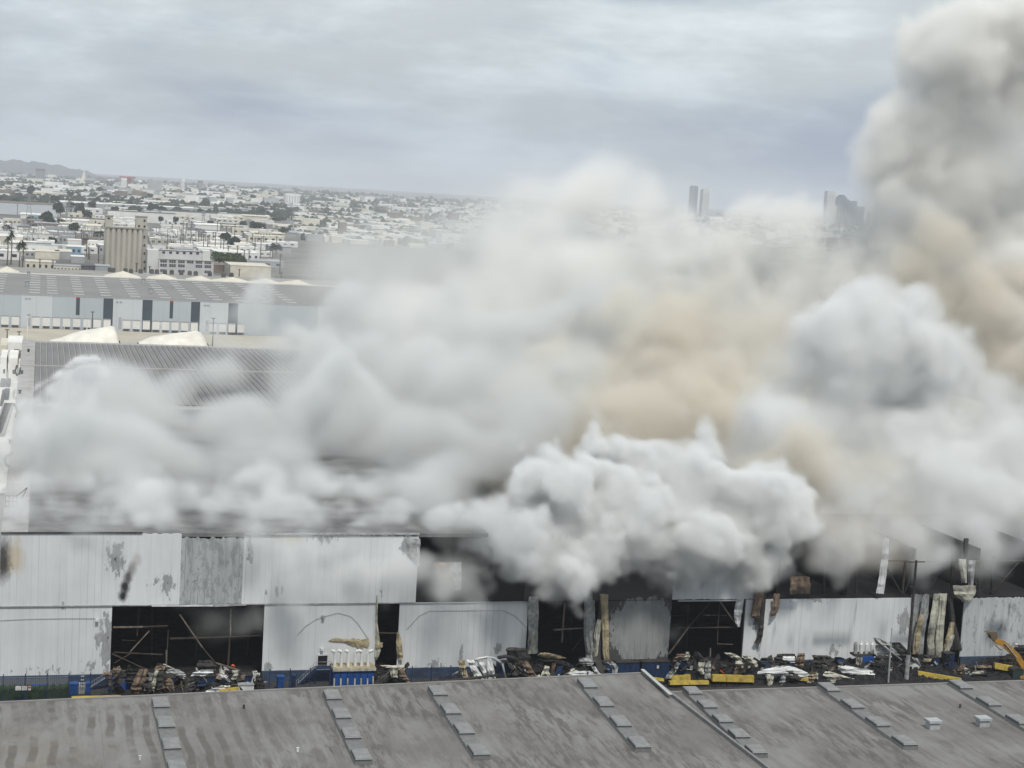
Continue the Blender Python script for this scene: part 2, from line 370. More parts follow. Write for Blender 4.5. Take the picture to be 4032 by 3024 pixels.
# parapet edge trims
m = MB(LR.location); m.bar(Vector((eL.x, eL.y, ZR+.08)), Vector((eM.x, eM.y, ZR+.08)), .35, mat('roof_edge_trim', (.22, .215, .205), scale=.6), .2); m.build('edge_trim', LR)
m = MB(RR.location); m.bar(Vector((sA.x+.5, eR.y, ZR-.52)), Vector((eR2.x+10, eR2.y, ZR-.52)), .35, MATS['roof_edge_trim'], .2); m.build('edge_trim', RR)
m = MB(LR.location)
m.bar(Vector((eM.x, eM.y, ZR+.25)), Vector((sB.x, sB.y, ZR+.25)), .35, M_CURB2, .5); m.bar(Vector((sB.x, sB.y, ZR+.25)), Vector((sC.x, sC.y, ZR+.25)), .35, M_CURB2, .5)
m.build('parapet_flashing', LR)
m = MB(LR.location); q = onZ(2640, 2735, ZR+.6)
m.bar(Vector((eM.x, eM.y, ZR+.62)), Vector((q.x, q.y, ZR+.62)), .5, M_CAP, .1); m.build('cap', LR)
# skylight rows
M_SKYL = mat('skylight_plastic', (.225, .23, .228), rough=.85, scale=1.2, col2=(.16, .164, .162))
M_LID = mat('skylight_frame', (.13, .134, .134), rough=.7, scale=2, col2=(.09, .094, .094))
M_CURB = mat('skylight_curb', (.17, .175, .172), rough=.7, scale=1.5, col2=(.12, .122, .12))
rows = [((628, 2768), (702, 3060), LR, ZR, 'one directly below the wide burnt opening', 4), ((1300, 2738), (1432, 3012), LR, ZR, 'row standing below the blue cooling unit', 4),
        ((1712, 2722), (1897, 2992), LR, ZR, 'row below the row of curved white panels', 4), ((2298, 2692), (2532, 2962), LR, ZR, 'row just left of the raised flashing', 4),
        ((2712, 2724), (2992, 2985), RR, ZR-.6, 'row hugging the right side of the raised flashing', 5), ((3242, 2708), (3585, 2952), RR, ZR-.6, 'row between the flashing and the two roof vents', 4),
        ((3757, 2697), (4165, 2945), RR, ZR-.6, 'row at the far right beside the roof vents', 4)]
for i, (a, b_, par, z, lab, nl) in enumerate(rows):
    A = onZ(*a, z); B_ = onZ(*b_, z); d = (B_-A); Ln = d.length; d.normalize(); sx = Vector((-d.y, d.x, 0))
    wd = 1.02
    t = thing('skylight_row', (A.x, A.y, z), 'row of raised grey roof skylights, '+lab, 'skylight row', 'skylight rows on the near roofs')
    m = MB(A); c0 = A+Vector((0, 0, .02)); 
    m.grid([[c0+sx*wd*s_+d*q+Vector((0, 0, zz)) for (s_, zz) in ((-1.1, 0), (-1, .38), (1, .38), (1.1, 0))] for q in (0, Ln)], M_CURB)
    m.add([c0+sx*wd*s_+Vector((0, 0, zz)) for (s_, zz) in ((-1.1, 0), (-1, .38), (1, .38), (1.1, 0))]+[c0+d*Ln+sx*wd*s_+Vector((0, 0, zz)) for (s_, zz) in ((-1.1, 0), (-1, .38), (1, .38), (1.1, 0))], [(0, 1, 2, 3), (7, 6, 5, 4)], M_CURB)
    m.build('curb', t)
    pit = Ln/nl; w2 = pit*.52
    for k in range(nl):
        q0 = A+d*(pit*k+pit*(1-.52)*(k/(max(1, nl-1)))); mm = MB(q0); h1 = .40
        def cor(s_, q, zz): return q0+sx*wd*s_+d*q+Vector((0, 0, zz))
        top = .92
        vs = [cor(-.98, 0, h1), cor(.98, 0, h1), cor(.98, w2, h1), cor(-.98, w2, h1), cor(-.98, 0, .8), cor(.98, 0, .8), cor(.98, w2, .8), cor(-.98, w2, .8),
              cor(-.8, .3, top), cor(.8, .3, top), cor(.8, w2-.3, top), cor(-.8, w2-.3, top)]
        mm.add(vs, [(0, 4, 5, 1), (1, 5, 6, 2), (2, 6, 7, 3), (3, 7, 4, 0)], M_LID)
        mm.add(vs, [(4, 8, 9, 5), (5, 9, 10, 6), (6, 10, 11, 7), (7, 11, 8, 4), (8, 11, 10, 9)], M_SKYL)
        o = mm.build('skylight', t)
        cc = MB(q0+d*w2); cc.bar(q0+d*(w2+.06)+sx*-wd*1.02+Vector((0, 0, .72)), q0+d*(w2+.06)+sx*wd*1.02+Vector((0, 0, .72)), .08, M_ALU, .1); cc.build('end_trim', t)
# lap seams of the roof felt and small roof items
for i, (px_, py_) in enumerate([(3672, 2868), (3868, 2858)]):
    c = onZ(px_, py_, ZR-.6); m = MB(c)
    m.box(c.x-.75, c.x+.75, c.y-.6, c.y+.6, c.z, c.z+.75, M_ALU); t = thing('roof_vent', c, ['square grey roof vent standing alone on the right roof', 'square grey roof vent next to the rightmost skylight row'][i], 'roof vent', 'roof vents'); m.build('base', t)
    m = MB(c); m.box(c.x-.95, c.x+.95, c.y-.8, c.y+.8, c.z+.9, c.z+1.25, M_ALU); m.box(c.x-.55, c.x+.55, c.y-.45, c.y+.45, c.z+.75, c.z+.9, M_BEAMB); m.build('hood', t)
for i, (px_, py_, mt_, lab) in enumerate([(960, 2790, M_BLK, 'small dark pipe stub poking out of the near roof'), (550, 2992, M_WHT, 'tiny white pipe stub low on the near roof'), (1172, 2960, M_WHT, 'tiny white pipe stub between two skylight rows'), (3780, 2787, M_BLK, 'small dark pipe stub on the right hand roof')]):
    c = onZ(px_, py_, ZR-(0.6 if px_ > 2700 else 0)); m = MB(c); m.tube([c, c+Vector((0, 0, .45)), c+Vector((0, 0, .5))], [.14, .14, .2], mt_, 8); tag(m.build('vent_pipe'), lab, 'vent pipe')
# ================================================================== the burnt warehouse
YW = 262.0
XL = -4.6; XR = 240.0; ZM = 12.6; ZT = 24.0
WH = thing('burnt_warehouse', (XL, YW, 0), 'huge white clad warehouse burnt out behind torn openings', 'warehouse')
WO = Vector((XL, YW, 0))
def topz(X): return XZ2(X)
def col_(x, y): return XZ(x, y)[0]
def panel(name, x0, x1, z0, z1, m, proud=0.0, th=.22, label=None, jag=None):
    """a flat piece of cladding between two x; jag = (top amplitude, bottom amplitude) for torn edges"""
    b = MB(WO); n = max(2, int((x1-x0)/.35)); rr = random.Random(int(x0*97+z0*13))
    P = []
    for i in range(n+1):
        x = x0+(x1-x0)*i/n; jt = jb = 0
        if jag: jt = rr.uniform(-1, 0)*jag[0]; jb = rr.uniform(0, 1)*jag[1]
        P.append([(x, YW-proud, z0+jb), (x, YW-proud, z1+jt)])
    b.grid(P, m, th, (0, 1, 0))
    o = b.build(name, WH)
    if label: o['label'] = label
    return o
def X(x, y): return XZ(x, y)[0]
lowY = 2500; upY = 2200
Xop = [X(438, lowY), X(1037, lowY), X(1482, lowY), X(1568, lowY), X(2073, lowY), X(2118, lowY), X(2302, lowY), X(2345, lowY), X(2392, lowY), X(2636, lowY), X(2928, lowY), X(3592, lowY), X(3785, lowY)]
ZMl = ZM-.06
# lower band
panel('wall_panel', XL, Xop[0], 0, ZMl, M_WALL)
panel('wall_panel', Xop[1], Xop[2], 0, ZMl, M_WALL)
panel('wall_panel', Xop[3], Xop[4], 0, ZMl, M_WALL)
panel('wall_panel', Xop[7]+.3, Xop[9], 0, ZMl, M_FLAKE2, label='scorched flaking wall panel')
panel('wall_panel', Xop[10], Xop[11], 0, ZMl, M_WALL)
panel('wall_panel', Xop[12], XR, 0, ZMl, M_FLAKE3, label='peeling wall panel', jag=(.25, 0))
# upper band
Xu = [X(712, upY), X(958, upY), X(1645, upY), X(2068, 2300), X(2650, 2300), X(2975, 2300)]
panel('wall_panel', XL, Xu[0], ZM+.03, ZT, M_WALLT, .05, jag=(.16, 0))
panel('wall_panel', Xu[0], Xu[1], ZM+.03, ZT-.5, M_FLAKE, .02, label='flaked grey wall panel', jag=(.5, .12))
panel('wall_panel', Xu[1], Xu[2], ZM+.03, ZT-.2, M_WALLT, .04, jag=(.25, 0))
panel('wall_panel', Xu[3], Xu[4], ZM+.03, ZT, M_FLAKE2, .02, jag=(1.2, .1))
panel('wall_panel', Xu[4], Xu[5], ZM+.03, ZT-2, M_WALL, .04, jag=(1.5, .1))
# seam flashing between bands, white strip over the openings, gutter at the parapet
b = MB(WO); b.bar((XL, YW-.16, ZM), (Xu[2], YW-.16, ZM), .12, M_GRYS, .16); b.bar((Xop[3], YW-.14, ZM-.1), (Xop[4], YW-.14, ZM-.1), .1, M_ALU, .12); b.build('seam_trim', WH)
for (xa_, za_, xb_, zb_, m_) in ((Xop[0]+6, ZM-.05, Xop[0]+15.5, ZM-.12, M_WHT), (Xop[0]+15.6, ZM-.2, Xop[1]-3, ZM-.02, M_GRYS), (Xop[9]+1, ZM-.1, Xop[10]-1, ZM-.1, M_ALU)): b = MB(WO); b.bar((xa_, YW-.3, za_), (xb_, YW-.3, zb_), .1, m_, .22); b.build('lintel_trim', WH)
b = MB(WO); b.bar((XL, YW-.1, ZT+.05), (Xu[0]-6, YW-.1, ZT+.12), .3, M_BLK, .2); b.bar((Xu[1], YW-.15, ZT-.1), (Xu[2], YW-.1, ZT), .4, M_GRYS, .3); b.build('parapet_trim', WH)
# base band (painted plinth) in pieces
b = MB(WO)
for a, c in ((XL, Xop[0]), (Xop[1], Xop[2]), (Xop[3], Xop[4]), (Xop[7]+.3, Xop[9]), (Xop[10], Xop[11]), (Xop[12], XR)): b = MB(WO); b.box(a, c, YW-.42, YW-.01, 0, 1.7, M_NAVY); b.build('plinth', WH)
# roof deck (left, charred at the edge, grey panels farther), side wall, inner floors and back walls
M_RDECK = mat('charred_roof', (.06, .06, .062), rough=.9, scale=.16, col2=(.20, .20, .20), bump=.5, detail=9)
M_RWHT = mat('pale_roof_membrane', (.36, .35, .345), rough=.8, scale=.25, col2=(.25, .24, .235), detail=8)
b = MB(WO); b.box(XL+4.0, 72, YW+.25, 402, ZT-.6, ZT-.02, M_RDECK); b.build('roof', WH)
b = MB(WO); b.box(XL, XL+3.98, YW+.25, 556, ZT-.6, ZT, M_RWHT); b.build('roof_membrane', WH); b = MB(WO); b.box(XL+3.98, 92, 403, 556, ZT-.7, ZT-.3, mat('grey_membrane', (.34, .33, .325), rough=.8, scale=.3)); b.build('roof_membrane', WH)
b = MB(WO); b.box(XL, XL+.3, YW+.25, 556, 0, ZT-.62, M_WALL); b.box(XL, 92, 556, 556.3, 0, ZT-.62, M_WALL); b.build('side_wall', WH)
M_RIB = mat('grey_roof_sheet', (.19, .185, .185), rough=.8, scale=.5, stretch=(1, .1, 1), col2=(.14, .137, .137))
pr = None
for i in range(58):                                      # overlapping long grey roof sheets in two rows
    x = -.55+1.68*i
    for (ya, yb) in ((484.5, 549), (410, 481.5)):
        b = MB(WO); b.grid([[(x, ya, ZT-.25), (x, yb, ZT-.25)], [(x+.12, ya, ZT+.02), (x+.12, yb, ZT+.02)], [(x+1.36, ya, ZT-.12), (x+1.36, yb, ZT-.12)], [(x+1.42, ya, ZT-.25), (x+1.42, yb, ZT-.25)]], M_RIB, 0)
        b.f = [f[::-1] for f in b.f]
        if i < 50: b.build('roof_sheet', WH)
b = MB(WO); b.box(XL, 92, 482, 483.6, ZT-.28, ZT+.25, M_RWHT); b.build('roof_kerb', WH)
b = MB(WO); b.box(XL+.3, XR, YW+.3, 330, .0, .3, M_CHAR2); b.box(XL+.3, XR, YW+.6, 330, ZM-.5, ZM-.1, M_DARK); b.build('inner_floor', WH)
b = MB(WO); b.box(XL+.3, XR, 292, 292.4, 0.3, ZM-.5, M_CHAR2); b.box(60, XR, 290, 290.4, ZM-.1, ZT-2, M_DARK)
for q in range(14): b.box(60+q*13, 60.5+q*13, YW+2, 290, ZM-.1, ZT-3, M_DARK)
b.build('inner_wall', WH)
# steel frames seen in the openings
def pxbar(b, x0, y0, x1, y1, Y, wd, m, Y1=None): b.bar(onY(x0, y0, Y), onY(x1, y1, Y1 or Y), wd, m)
def beam(lst, name='steel_beam'):
    for (x0, y0, x1, y1, Y, wd, m) in lst:
        c = onY((x0+x1)/2, (y0+y1)/2, Y); b = MB(WO); pxbar(b, x0, y0, x1, y1, Y, wd*.72, m); b.build(name, WH)
beam([(445, 2470, 562, 2468, 263.5, .32, M_STEELL), (562, 2468, 660, 2464, 263.5, .26, M_STEEL), (668, 2514, 845, 2509, 264, .36, M_STEEL), (845, 2509, 1030, 2502, 264, .26, M_STEEL), (450, 2568, 640, 2577, 265, .26, M_STEEL),
      (548, 2390, 540, 2505, 265, .26, M_STEEL), (548, 2390, 800, 2385, 266, .2, M_BEAMB), (909, 2395, 907, 2505, 263.6, .34, M_STEELL), (905, 2510, 898, 2620, 264.4, .4, M_STEEL), (663, 2480, 655, 2620, 265, .26, M_STEEL), (655, 2560, 655, 2612, 263.4, .3, M_STEELL),
      (513, 2565, 588, 2484, 262.8, .26, M_STEELL), (708, 2420, 798, 2550, 262.6, .28, M_STEELL), (798, 2550, 850, 2612, 262.0, .24, M_STEEL), (850, 2610, 945, 2640, 260, .3, M_STEELL), (440, 2570, 560, 2630, 262.4, .16, M_STEEL), (440, 2575, 590, 2640, 261.5, .16, M_STEEL),
      (480, 2520, 535, 2522, 266, .2, M_STEEL), (450, 2610, 520, 2570, 262.6, .2, M_STEEL), (780, 2400, 770, 2600, 272, .3, M_BEAMB), (980, 2380, 975, 2600, 275, .3, M_BEAMB), (600, 2380, 598, 2610, 275, .3, M_BEAMB)])
beam([(1490, 2492, 1570, 2493, 262.6, .26, M_STEEL), (2225, 2360, 2212, 2530, 263, .34, M_STEELL), (2180, 2480, 2300, 2472, 262.8, .34, M_STEELL), (2298, 2500, 2255, 2560, 263.2, .24, M_STEEL), (2250, 2380, 2250, 2530, 268, .2, M_STEEL), (2160, 2432, 2300, 2432, 270, .16, M_STEEL),
      (2633, 2575, 2712, 2468, 262.8, .34, M_STEELL), (2712, 2468, 2805, 2362, 264, .28, M_STEEL), (2822, 2348, 2905, 2470, 263.0, .3, M_STEELL), (2838, 2345, 2826, 2470, 264, .26, M_STEEL), (2826, 2470, 2825, 2540, 264, .2, M_STEEL), (2665, 2472, 2930, 2469, 263.6, .3, M_STEEL),
      (2705, 2362, 2930, 2368, 265, .2, M_STEEL), (2770, 2422, 2860, 2423, 265, .22, M_STEELL), (2700, 2422, 2640, 2425, 267, .16, M_STEEL), (2710, 2380, 2704, 2560, 268, .2, M_STEEL), (2828, 2535, 2885, 2537, 263.4, .12, M_STEELL), (2797, 2552, 2795, 2600, 263, .3, M_STEELL), (2935, 2342, 2918, 2600, 262.4, .5, M_BEAMB)])
# upper right: open frames under the smoke
beam([(3010, 2200, 3005, 2338, 263, .5, M_BEAMB), (3248, 2185, 3244, 2338, 266, .5, M_BEAMB), (3375, 2180, 3370, 2338, 263, .4, M_BEAMB), (3565, 2205, 3552, 2338, 264, .5, M_STEEL), (3500, 2208, 3600, 2210, 263, .35, M_STEELL), (3752, 2120, 3745, 2338, 264, .45, M_BEAMB),
      (3912, 2190, 3905, 2338, 264, .7, M_BEAMB), (3600, 2212, 4100, 2206, 264, .35, M_STEEL), (3495, 2240, 3550, 2338, 264, .3, M_BEAMB), (3610, 2215, 3560, 2338, 264.4, .3, M_BEAMB), (3905, 2335, 4010, 2215, 264, .22, M_STEEL), (3905, 2335, 3850, 2260, 264, .25, M_BEAMB), (3650, 2338, 3740, 2180, 266, .3, M_BEAMB)])
# bent sheets still hanging on the frame: outline px columns (left x, right x at a row y) and depth
def strip(name, rows, Y, m, parent=None, curl=.5, th=.06, tw=0.0, seed=1, lab=None, cat=None, grp=None):
    """sheet traced as rows (y, xl, xr); cross-section bows by curl metres; twist moves one side forward"""
    rr = random.Random(seed*13+int(rows[0][1])); P = []; k = len(rows); sub = []
    for i in range(k-1):
        m_ = 3 if parent else 4
        for q in range(m_): t = q/m_; sub.append(tuple(rows[i][j]*(1-t)+rows[i+1][j]*t for j in range(3)))
    sub.append(rows[-1]); nj = 6; hgt = rows[-1][0]-rows[0][0]; fold = [rr.uniform(-1, 1) for _ in range(nj+1)]; jit = .7 if parent else 1.0
    for i, (y, xl, xr) in enumerate(sub):
        t = i/(len(sub)-1); row = []; ph = math.sin(t*math.pi); wd = xr-xl; kk = rr.uniform(-1, 1)*.22*jit
        xl += rr.uniform(-.06, .06)*wd*jit; xr += rr.uniform(-.06, .06)*wd*jit
        for j in range(nj+1):
            s_ = j/nj
            yy = Y-curl*(1-abs(2*s_-1)**1.4)*(.4+.6*ph)-tw*(s_-.5)*(t-.5)*2+fold[j]*.16*jit+kk+rr.uniform(-.09, .09)*jit
            row.append(onY(xl+(xr-xl)*s_, y+rr.uniform(-1, 1)*min(2.2, hgt*.05), yy))
        P.append(row)
    o_ = WO if parent else P[-1][2]
    b = MB(o_); b.grid(P, m, th, (0, 1, 0)); o = b.build(name, parent)
    if cat: tag(o, lab, cat, grp)
    elif lab: o['label'] = lab
    return o
HS = 'hanging_sheet'
strip(HS, [(2215, 1702, 1790), (2250, 1705, 1800), (2290, 1735, 1812), (2322, 1788, 1812)], 262.8, M_BRS, WH, .5, lab='brown scorched sheet')
strip(HS, [(2215, 1770, 1815), (2270, 1778, 1817), (2325, 1785, 1815)], 262.5, M_GRYS, WH, .5)
strip(HS, [(2120, 1600, 1655), (2180, 1605, 1655), (2230, 1635, 1652)], 261.9, M_GRYS, WH, .2)
strip(HS, [(2350, 2082, 2120), (2420, 2080, 2122), (2500, 2082, 2118), (2570, 2074, 2118)], 261.6, M_GRYS, WH, .5, tw=.6)
strip(HS, [(2480, 2082, 2106), (2530, 2092, 2112), (2575, 2080, 2114)], 261.0, M_CRM, WH, .4)
strip(HS, [(2330, 2302, 2340), (2450, 2300, 2345), (2540, 2302, 2352), (2600, 2308, 2345)], 261.7, M_GRYS, WH, .6, tw=.8)
strip(HS, [(2440, 2352, 2368), (2500, 2338, 2362), (2550, 2340, 2356), (2605, 2330, 2350)], 260.9, M_CRM, WH, .5, tw=.8)
strip(HS, [(2340, 2362, 2395), (2450, 2368, 2396), (2540, 2372, 2398), (2600, 2376, 2400)], 261.5, M_TAN, WH, .4)
strip(HS, [(2348, 2902, 2932), (2400, 2892, 2924), (2430, 2889, 2918), (2468, 2902, 2914)], 262.2, M_WHT, WH, .3, lab='white bent sheet')
strip(HS, [(2230, 2975, 3010), (2300, 2972, 3008), (2370, 2966, 3008), (2425, 2955, 2992), (2432, 2960, 2990)], 261.2, M_BRS, WH, .5, lab='brown scorched sheet')
strip(HS, [(2300, 2995, 3022), (2400, 2985, 3012), (2460, 2968, 3008)], 261.5, M_BLK, WH, .4)
strip(HS, [(2460, 2990, 3008), (2500, 2986, 3004), (2532, 2970, 2996)], 261.3, M_BLK, WH, .4)
strip(HS, [(2338, 3046, 3070), (2380, 3044, 3070), (2412, 3038, 3062), (2430, 3036, 3048)], 261.2, M_BRS, WH, .5)
strip(HS, [(2270, 3112, 3190), (2300, 3112, 3190), (2338, 3112, 3190)], 262.9, M_BRS, WH, .2)
strip(HS, [(2120, 3478, 3500), (2180, 3474, 3500), (2250, 3464, 3492), (2300, 3456, 3486), (2337, 3450, 3480)], 261.4, M_WHT, WH, .4, lab='tall pale bowed sheet')
strip(HS, [(2340, 3590, 3632), (2450, 3590, 3625), (2560, 3592, 3612)], 261.9, M_GRYS, WH, .3)
for (rs, Y_, mt_, tw_) in [([(2340, 3634, 3660), (2420, 3622, 3655), (2500, 3608, 3640), (2575, 3592, 3634)], 261.2, M_GRYS, .6),
        ([(2338, 3678, 3708), (2420, 3664, 3698), (2500, 3652, 3682), (2580, 3648, 3680)], 260.9, M_CRM, .7), ([(2338, 3700, 3730), (2420, 3692, 3722), (2480, 3686, 3716), (2590, 3684, 3712)], 260.7, M_CRM, -.7),
        ([(2420, 3620, 3640), (2500, 3600, 3628), (2570, 3594, 3618)], 260.8, M_TAN, .3), ([(2450, 3740, 3758), (2520, 3722, 3752), (2570, 3712, 3738)], 261.0, M_TAN, .4), ([(2500, 3742, 3760), (2540, 3730, 3748), (2580, 3712, 3728)], 260.6, M_CRM, .4),
        ([(2200, 3774, 3804), (2250, 3780, 3806), (2295, 3786, 3808)], 261.6, M_CRM, .5), ([(2208, 3815, 3842), (2250, 3812, 3838), (2310, 3812, 3832)], 261.8, M_GRYS, .5), ([(2305, 3750, 3840), (2340, 3760, 3842), (2372, 3790, 3818)], 261.0, M_CRM, .8),
        ([(2120, 3795, 3815), (2160, 3792, 3812), (2200, 3798, 3810)], 262.0, M_BLK, .3), ([(2220, 3840, 3870), (2300, 3835, 3868), (2338, 3830, 3868)], 262.0, M_BLK, .2), ([(2340, 3732, 3750), (2450, 3740, 3762), (2560, 3745, 3788)], 261.95, M_BLK, .2)]:
    strip(HS, rs, Y_, mt_, WH, .45, tw=tw_)
strip(HS, [(2345, 1482, 1488), (2450, 1478, 1486), (2560, 1476, 1500), (2600, 1476, 1484)], 261.8, M_CRM, WH, .2)
strip(HS, [(2530, 1480, 1508), (2550, 1480, 1506)], 261.5, M_TAN, WH, .3)
strip(HS, [(2490, 1563, 1572), (2530, 1560, 1582), (2570, 1562, 1586), (2600, 1572, 1586)], 261.6, M_TAN, WH, .3)
strip(HS, [(2270, 478, 560), (2305, 478, 530), (2362, 476, 505)], 262.6, M_BLK, WH, .05)
# torn insulation over the cooling unit
b = MB(WO); rr = random.Random(4); pts = [(1292, 2524), (1310, 2514), (1330, 2512), (1345, 2516), (1362, 2514), (1370, 2520), (1392, 2512), (1398, 2518), (1412, 2514), (1420, 2518), (1452, 2514), (1456, 2534), (1448, 2552), (1436, 2542), (1420, 2566), (1404, 2544), (1392, 2546), (1372, 2538), (1352, 2528), (1310, 2528)]
cen = onY(1392, 2526, YW-.35); ring = [onY(x, y, YW-.12) for x, y in pts]; b.add([cen]+ring, [(0, i+1, (i+1) % len(ring)+1) for i in range(len(ring))], M_TAN); b.build('torn_insulation', WH)
# hoses and stains: conduit arcs on the wall
for (pts, r_) in [([(1172, 2500), (1200, 2468), (1240, 2440), (1273, 2428), (1330, 2412), (1380, 2425), (1410, 2455), (1450, 2515)], .05), ([(1602, 2478), (1650, 2425), (1690, 2405), (1760, 2404), (1900, 2403), (1985, 2404), (2030, 2425), (2072, 2470)], .05), ([(0, 2442), (100, 2437), (250, 2434), (380, 2434)], .05)]:
    b = MB(WO); b.tube([onY(x, y, YW-.12) for x, y in pts], r_*.7, mat('conduit_grey', (.40, .42, .43)), 5); b.build('conduit', WH)
# wall lamps, door
for (x, y) in [(382, 2442), (1268, 2556), (1273, 2428)]:
    c = onY(x, y, YW-.3); b = MB(WO); b.box(c.x-.25, c.x+.25, YW-.6, YW-.1, c.z-.2, c.z+.2, M_WHT if y > 2430 else M_GRYS); b.build('wall_lamp', WH)
c0 = onY(1250, 2628, YW); c1 = onY(1289, 2580, YW)
b = MB(WO); b.box(c0.x, c1.x, YW-.1, YW-.02, c0.z, c1.z, M_DARK); D_ = b.build('doorway', WH)
b = MB(WO); b.bar((c0.x-.15, YW-.12, c0.z), (c0.x-.15, YW-.12, c1.z+.1), .22, M_WHT); b.bar((c0.x-.1, YW-.12, c1.z+.1), (c1.x+.1, YW-.12, c1.z+.1), .22, M_WHT); b.build('door_frame', WH)
# outside stairs
def stairs(xa, ya, xb, yb, Y, lab):
    A = onY(xa, ya, Y); B_ = onY(xb, yb, Y); t = thing('outside_stair', (A.x, Y, 0), lab, 'stairs')
    b = MB(t.location); b.bar((A.x, Y, A.z), (B_.x, Y, B_.z), .12, M_BLUED, .35); b.bar((A.x, Y+1, A.z), (B_.x, Y+1, B_.z), .12, M_BLUED, .35)
    n = 12
    for i in range(n): q = A.lerp(B_, (i+.5)/n); b.box(q.x-.15, q.x+.15, Y, Y+1, q.z-.02, q.z+.04, M_GRYS)
    b.build('flight', t)
    b = MB(t.location); b.box(B_.x, B_.x+2.6, Y, Y+1.4, B_.z-.15, B_.z, M_BLUED)
    for q in (0, 2.5): b.bar((B_.x+q, Y, 0), (B_.x+q, Y, B_.z), .14, M_BLUED)
    b.build('landing', t)
    b = MB(t.location); up = Vector((0, 0, 1.05))
    for k in (0, .5, 1):
        b.bar(Vector((A.x, Y, A.z))+up*(k or .05), Vector((B_.x, Y, B_.z))+up*(k or .05), .05, M_GRYS); 
        if k: b.bar(Vector((B_.x, Y, B_.z))+up*k, Vector((B_.x+2.6, Y, B_.z))+up*k, .05, M_GRYS)
    for i in range(9): q = Vector((A.x, Y, A.z)).lerp(Vector((B_.x, Y, B_.z)), i/8); b.bar(q, q+up, .04, M_GRYS)
    b.build('railing', t)
stairs(1165, 2708, 1243, 2632, 259.6, 'steel stair climbing to the small door beside the blue cooling unit')
stairs(352, 2716, 430, 2668, 259.4, 'blue steel stair at the left edge of the wide burnt opening')
# ------------------------------------------------------------------ fence along the yard
YF = 254.0
def fence(xa, xb, lab):
    A = onY(xa, 2700, YF).x; B_ = onY(xb, 2700, YF).x
    t = thing('picket_fence', (A, YF, 0), lab, 'fence', 'blue fences along the yard')
    zt = 3.9; b = MB(t.location); x = A
    b.bar((A, YF, zt-.25), (B_, YF, zt-.25), .05, M_BLUED); b.bar((A, YF, .4), (B_, YF, .4), .05, M_BLUED)
    while x < B_:
        b.box(x-.022, x+.022, YF-.02, YF+.02, .1, zt+.05, M_BLUED); x += .17*1.6
    b.build('pickets', t)
    x = A+.8
    while x < B_:
        b = MB((x, YF, 0)); b.box(x-.07, x+.07, YF-.07, YF+.07, 0, zt+.45, M_BLUED); b.build('post', t); x += 3.15
    return t
fence(-10, 452, 'dark blue picket fence with warning signs below the left wall')
fence(1040, 1310, 'dark blue picket fence between the wide opening and the cooling unit')
fence(1600, 1830, 'dark blue picket fence before the curved white panels')
# low wall, hedge, kerbs and signs by the left fence
b = MB(onY(100, 2700, 258)); A = onY(-10, 2700, 258).x; B_ = onY(272, 2700, 258).x; b.box(A, B_, 257.8, 258.1, 0, 2.6, mat('grey_block_wall', (.14, .15, .17), scale=1.2, stretch=(4, 1, .2))); tag(b.build('yard_wall'), 'low grey wall behind the fence at the left', 'wall')
b = MB((0, 256, 0)); rr = random.Random(3); P = []
for i in range(60):
    x = onY(-20+i*5, 2700, 256).x; P.append([(x, 255.2, 0), (x, 255.1+rr.uniform(-.2, .1), 1.6+rr.uniform(-.2, .15)), (x, 256+rr.uniform(-.2, .2), 2.0+rr.uniform(-.25, .2)), (x, 256.8, 1.5), (x, 257, 0)])
b.grid(P, M_LAWN); o = b.build('hedge'); tag(o, 'clipped green hedge behind the blue fence at the left', 'hedge')
for i, (xa, xb, mt_, lab) in enumerate([(61, 83, M_WHT, 'white warning sign, leftmost on the blue fence'), (86, 107, M_WHT, 'pale warning sign in the middle of the fence signs'), (111, 122, M_RED, 'narrow red and white sign on the blue fence')]):
    a = onY(xa, 2718, YF-.15); c = onY(xb, 2702, YF-.15); b = MB(a); b.box(a.x, c.x, YF-.16, YF-.1, a.z, c.z, M_WHT)
    t = thing('fence_sign', a, lab, 'sign', 'signs on the fence'); b.build('board', t); b = MB(a)
    if i == 2: b.box(a.x+.02, c.x-.02, YF-.18, YF-.165, c.z-.32, c.z-.04, M_RED)
    else:
        for q in range(3): b.box(a.x+.08, c.x-.08, YF-.18, YF-.165, a.z+.12+q*.15, a.z+.16+q*.15, M_RED if i == 1 and q == 2 else M_GRYS)
    b.build('print', t)
for (xa, xb, ya, yb, Y_, mt_, nm, lab, cat_) in [(124, 190, 2700, 2716, 257, M_BLUE, 'storage_container', 'bright blue container top behind the fence signs', 'container'), (273, 306, 2692, 2742, 256.5, M_BLUE, 'waste_container', 'tall bright blue bin at the end of the hedge', 'bin'),
        (338, 358, 2690, 2740, 256.5, M_BLUE, 'waste_container', 'narrow blue bin at the foot of the left stair', 'bin'), (1092, 1120, 2664, 2712, 256.5, M_BLUE, 'waste_container', 'blue bin left of the door stair', 'bin'), (1150, 1166, 2660, 2710, 256.5, M_BLUED, 'waste_container', 'dark blue bin touching the foot of the door stair', 'bin')]:
    a = onY(xa, yb, Y_); c = onY(xb, ya, Y_); t = thing(nm, (a.x, Y_, 0), lab, cat_, 'blue bins in the yard' if cat_ == 'bin' else None)
    b = MB(t.location); b.box(a.x, c.x, Y_, Y_+1.2, .1, c.z-.25, mt_)
    for q in range(3): b.box(a.x+.06+(c.x-a.x)*q/3, a.x+(c.x-a.x)*(q+.8)/3, Y_-.06, Y_-.002, .3, c.z-.6, mt_)
    b.build('body', t); b = MB(t.location); b.box(a.x-.06, c.x+.06, Y_-.08, Y_+1.26, c.z-.24, c.z, mt_); b.build('lid', t)
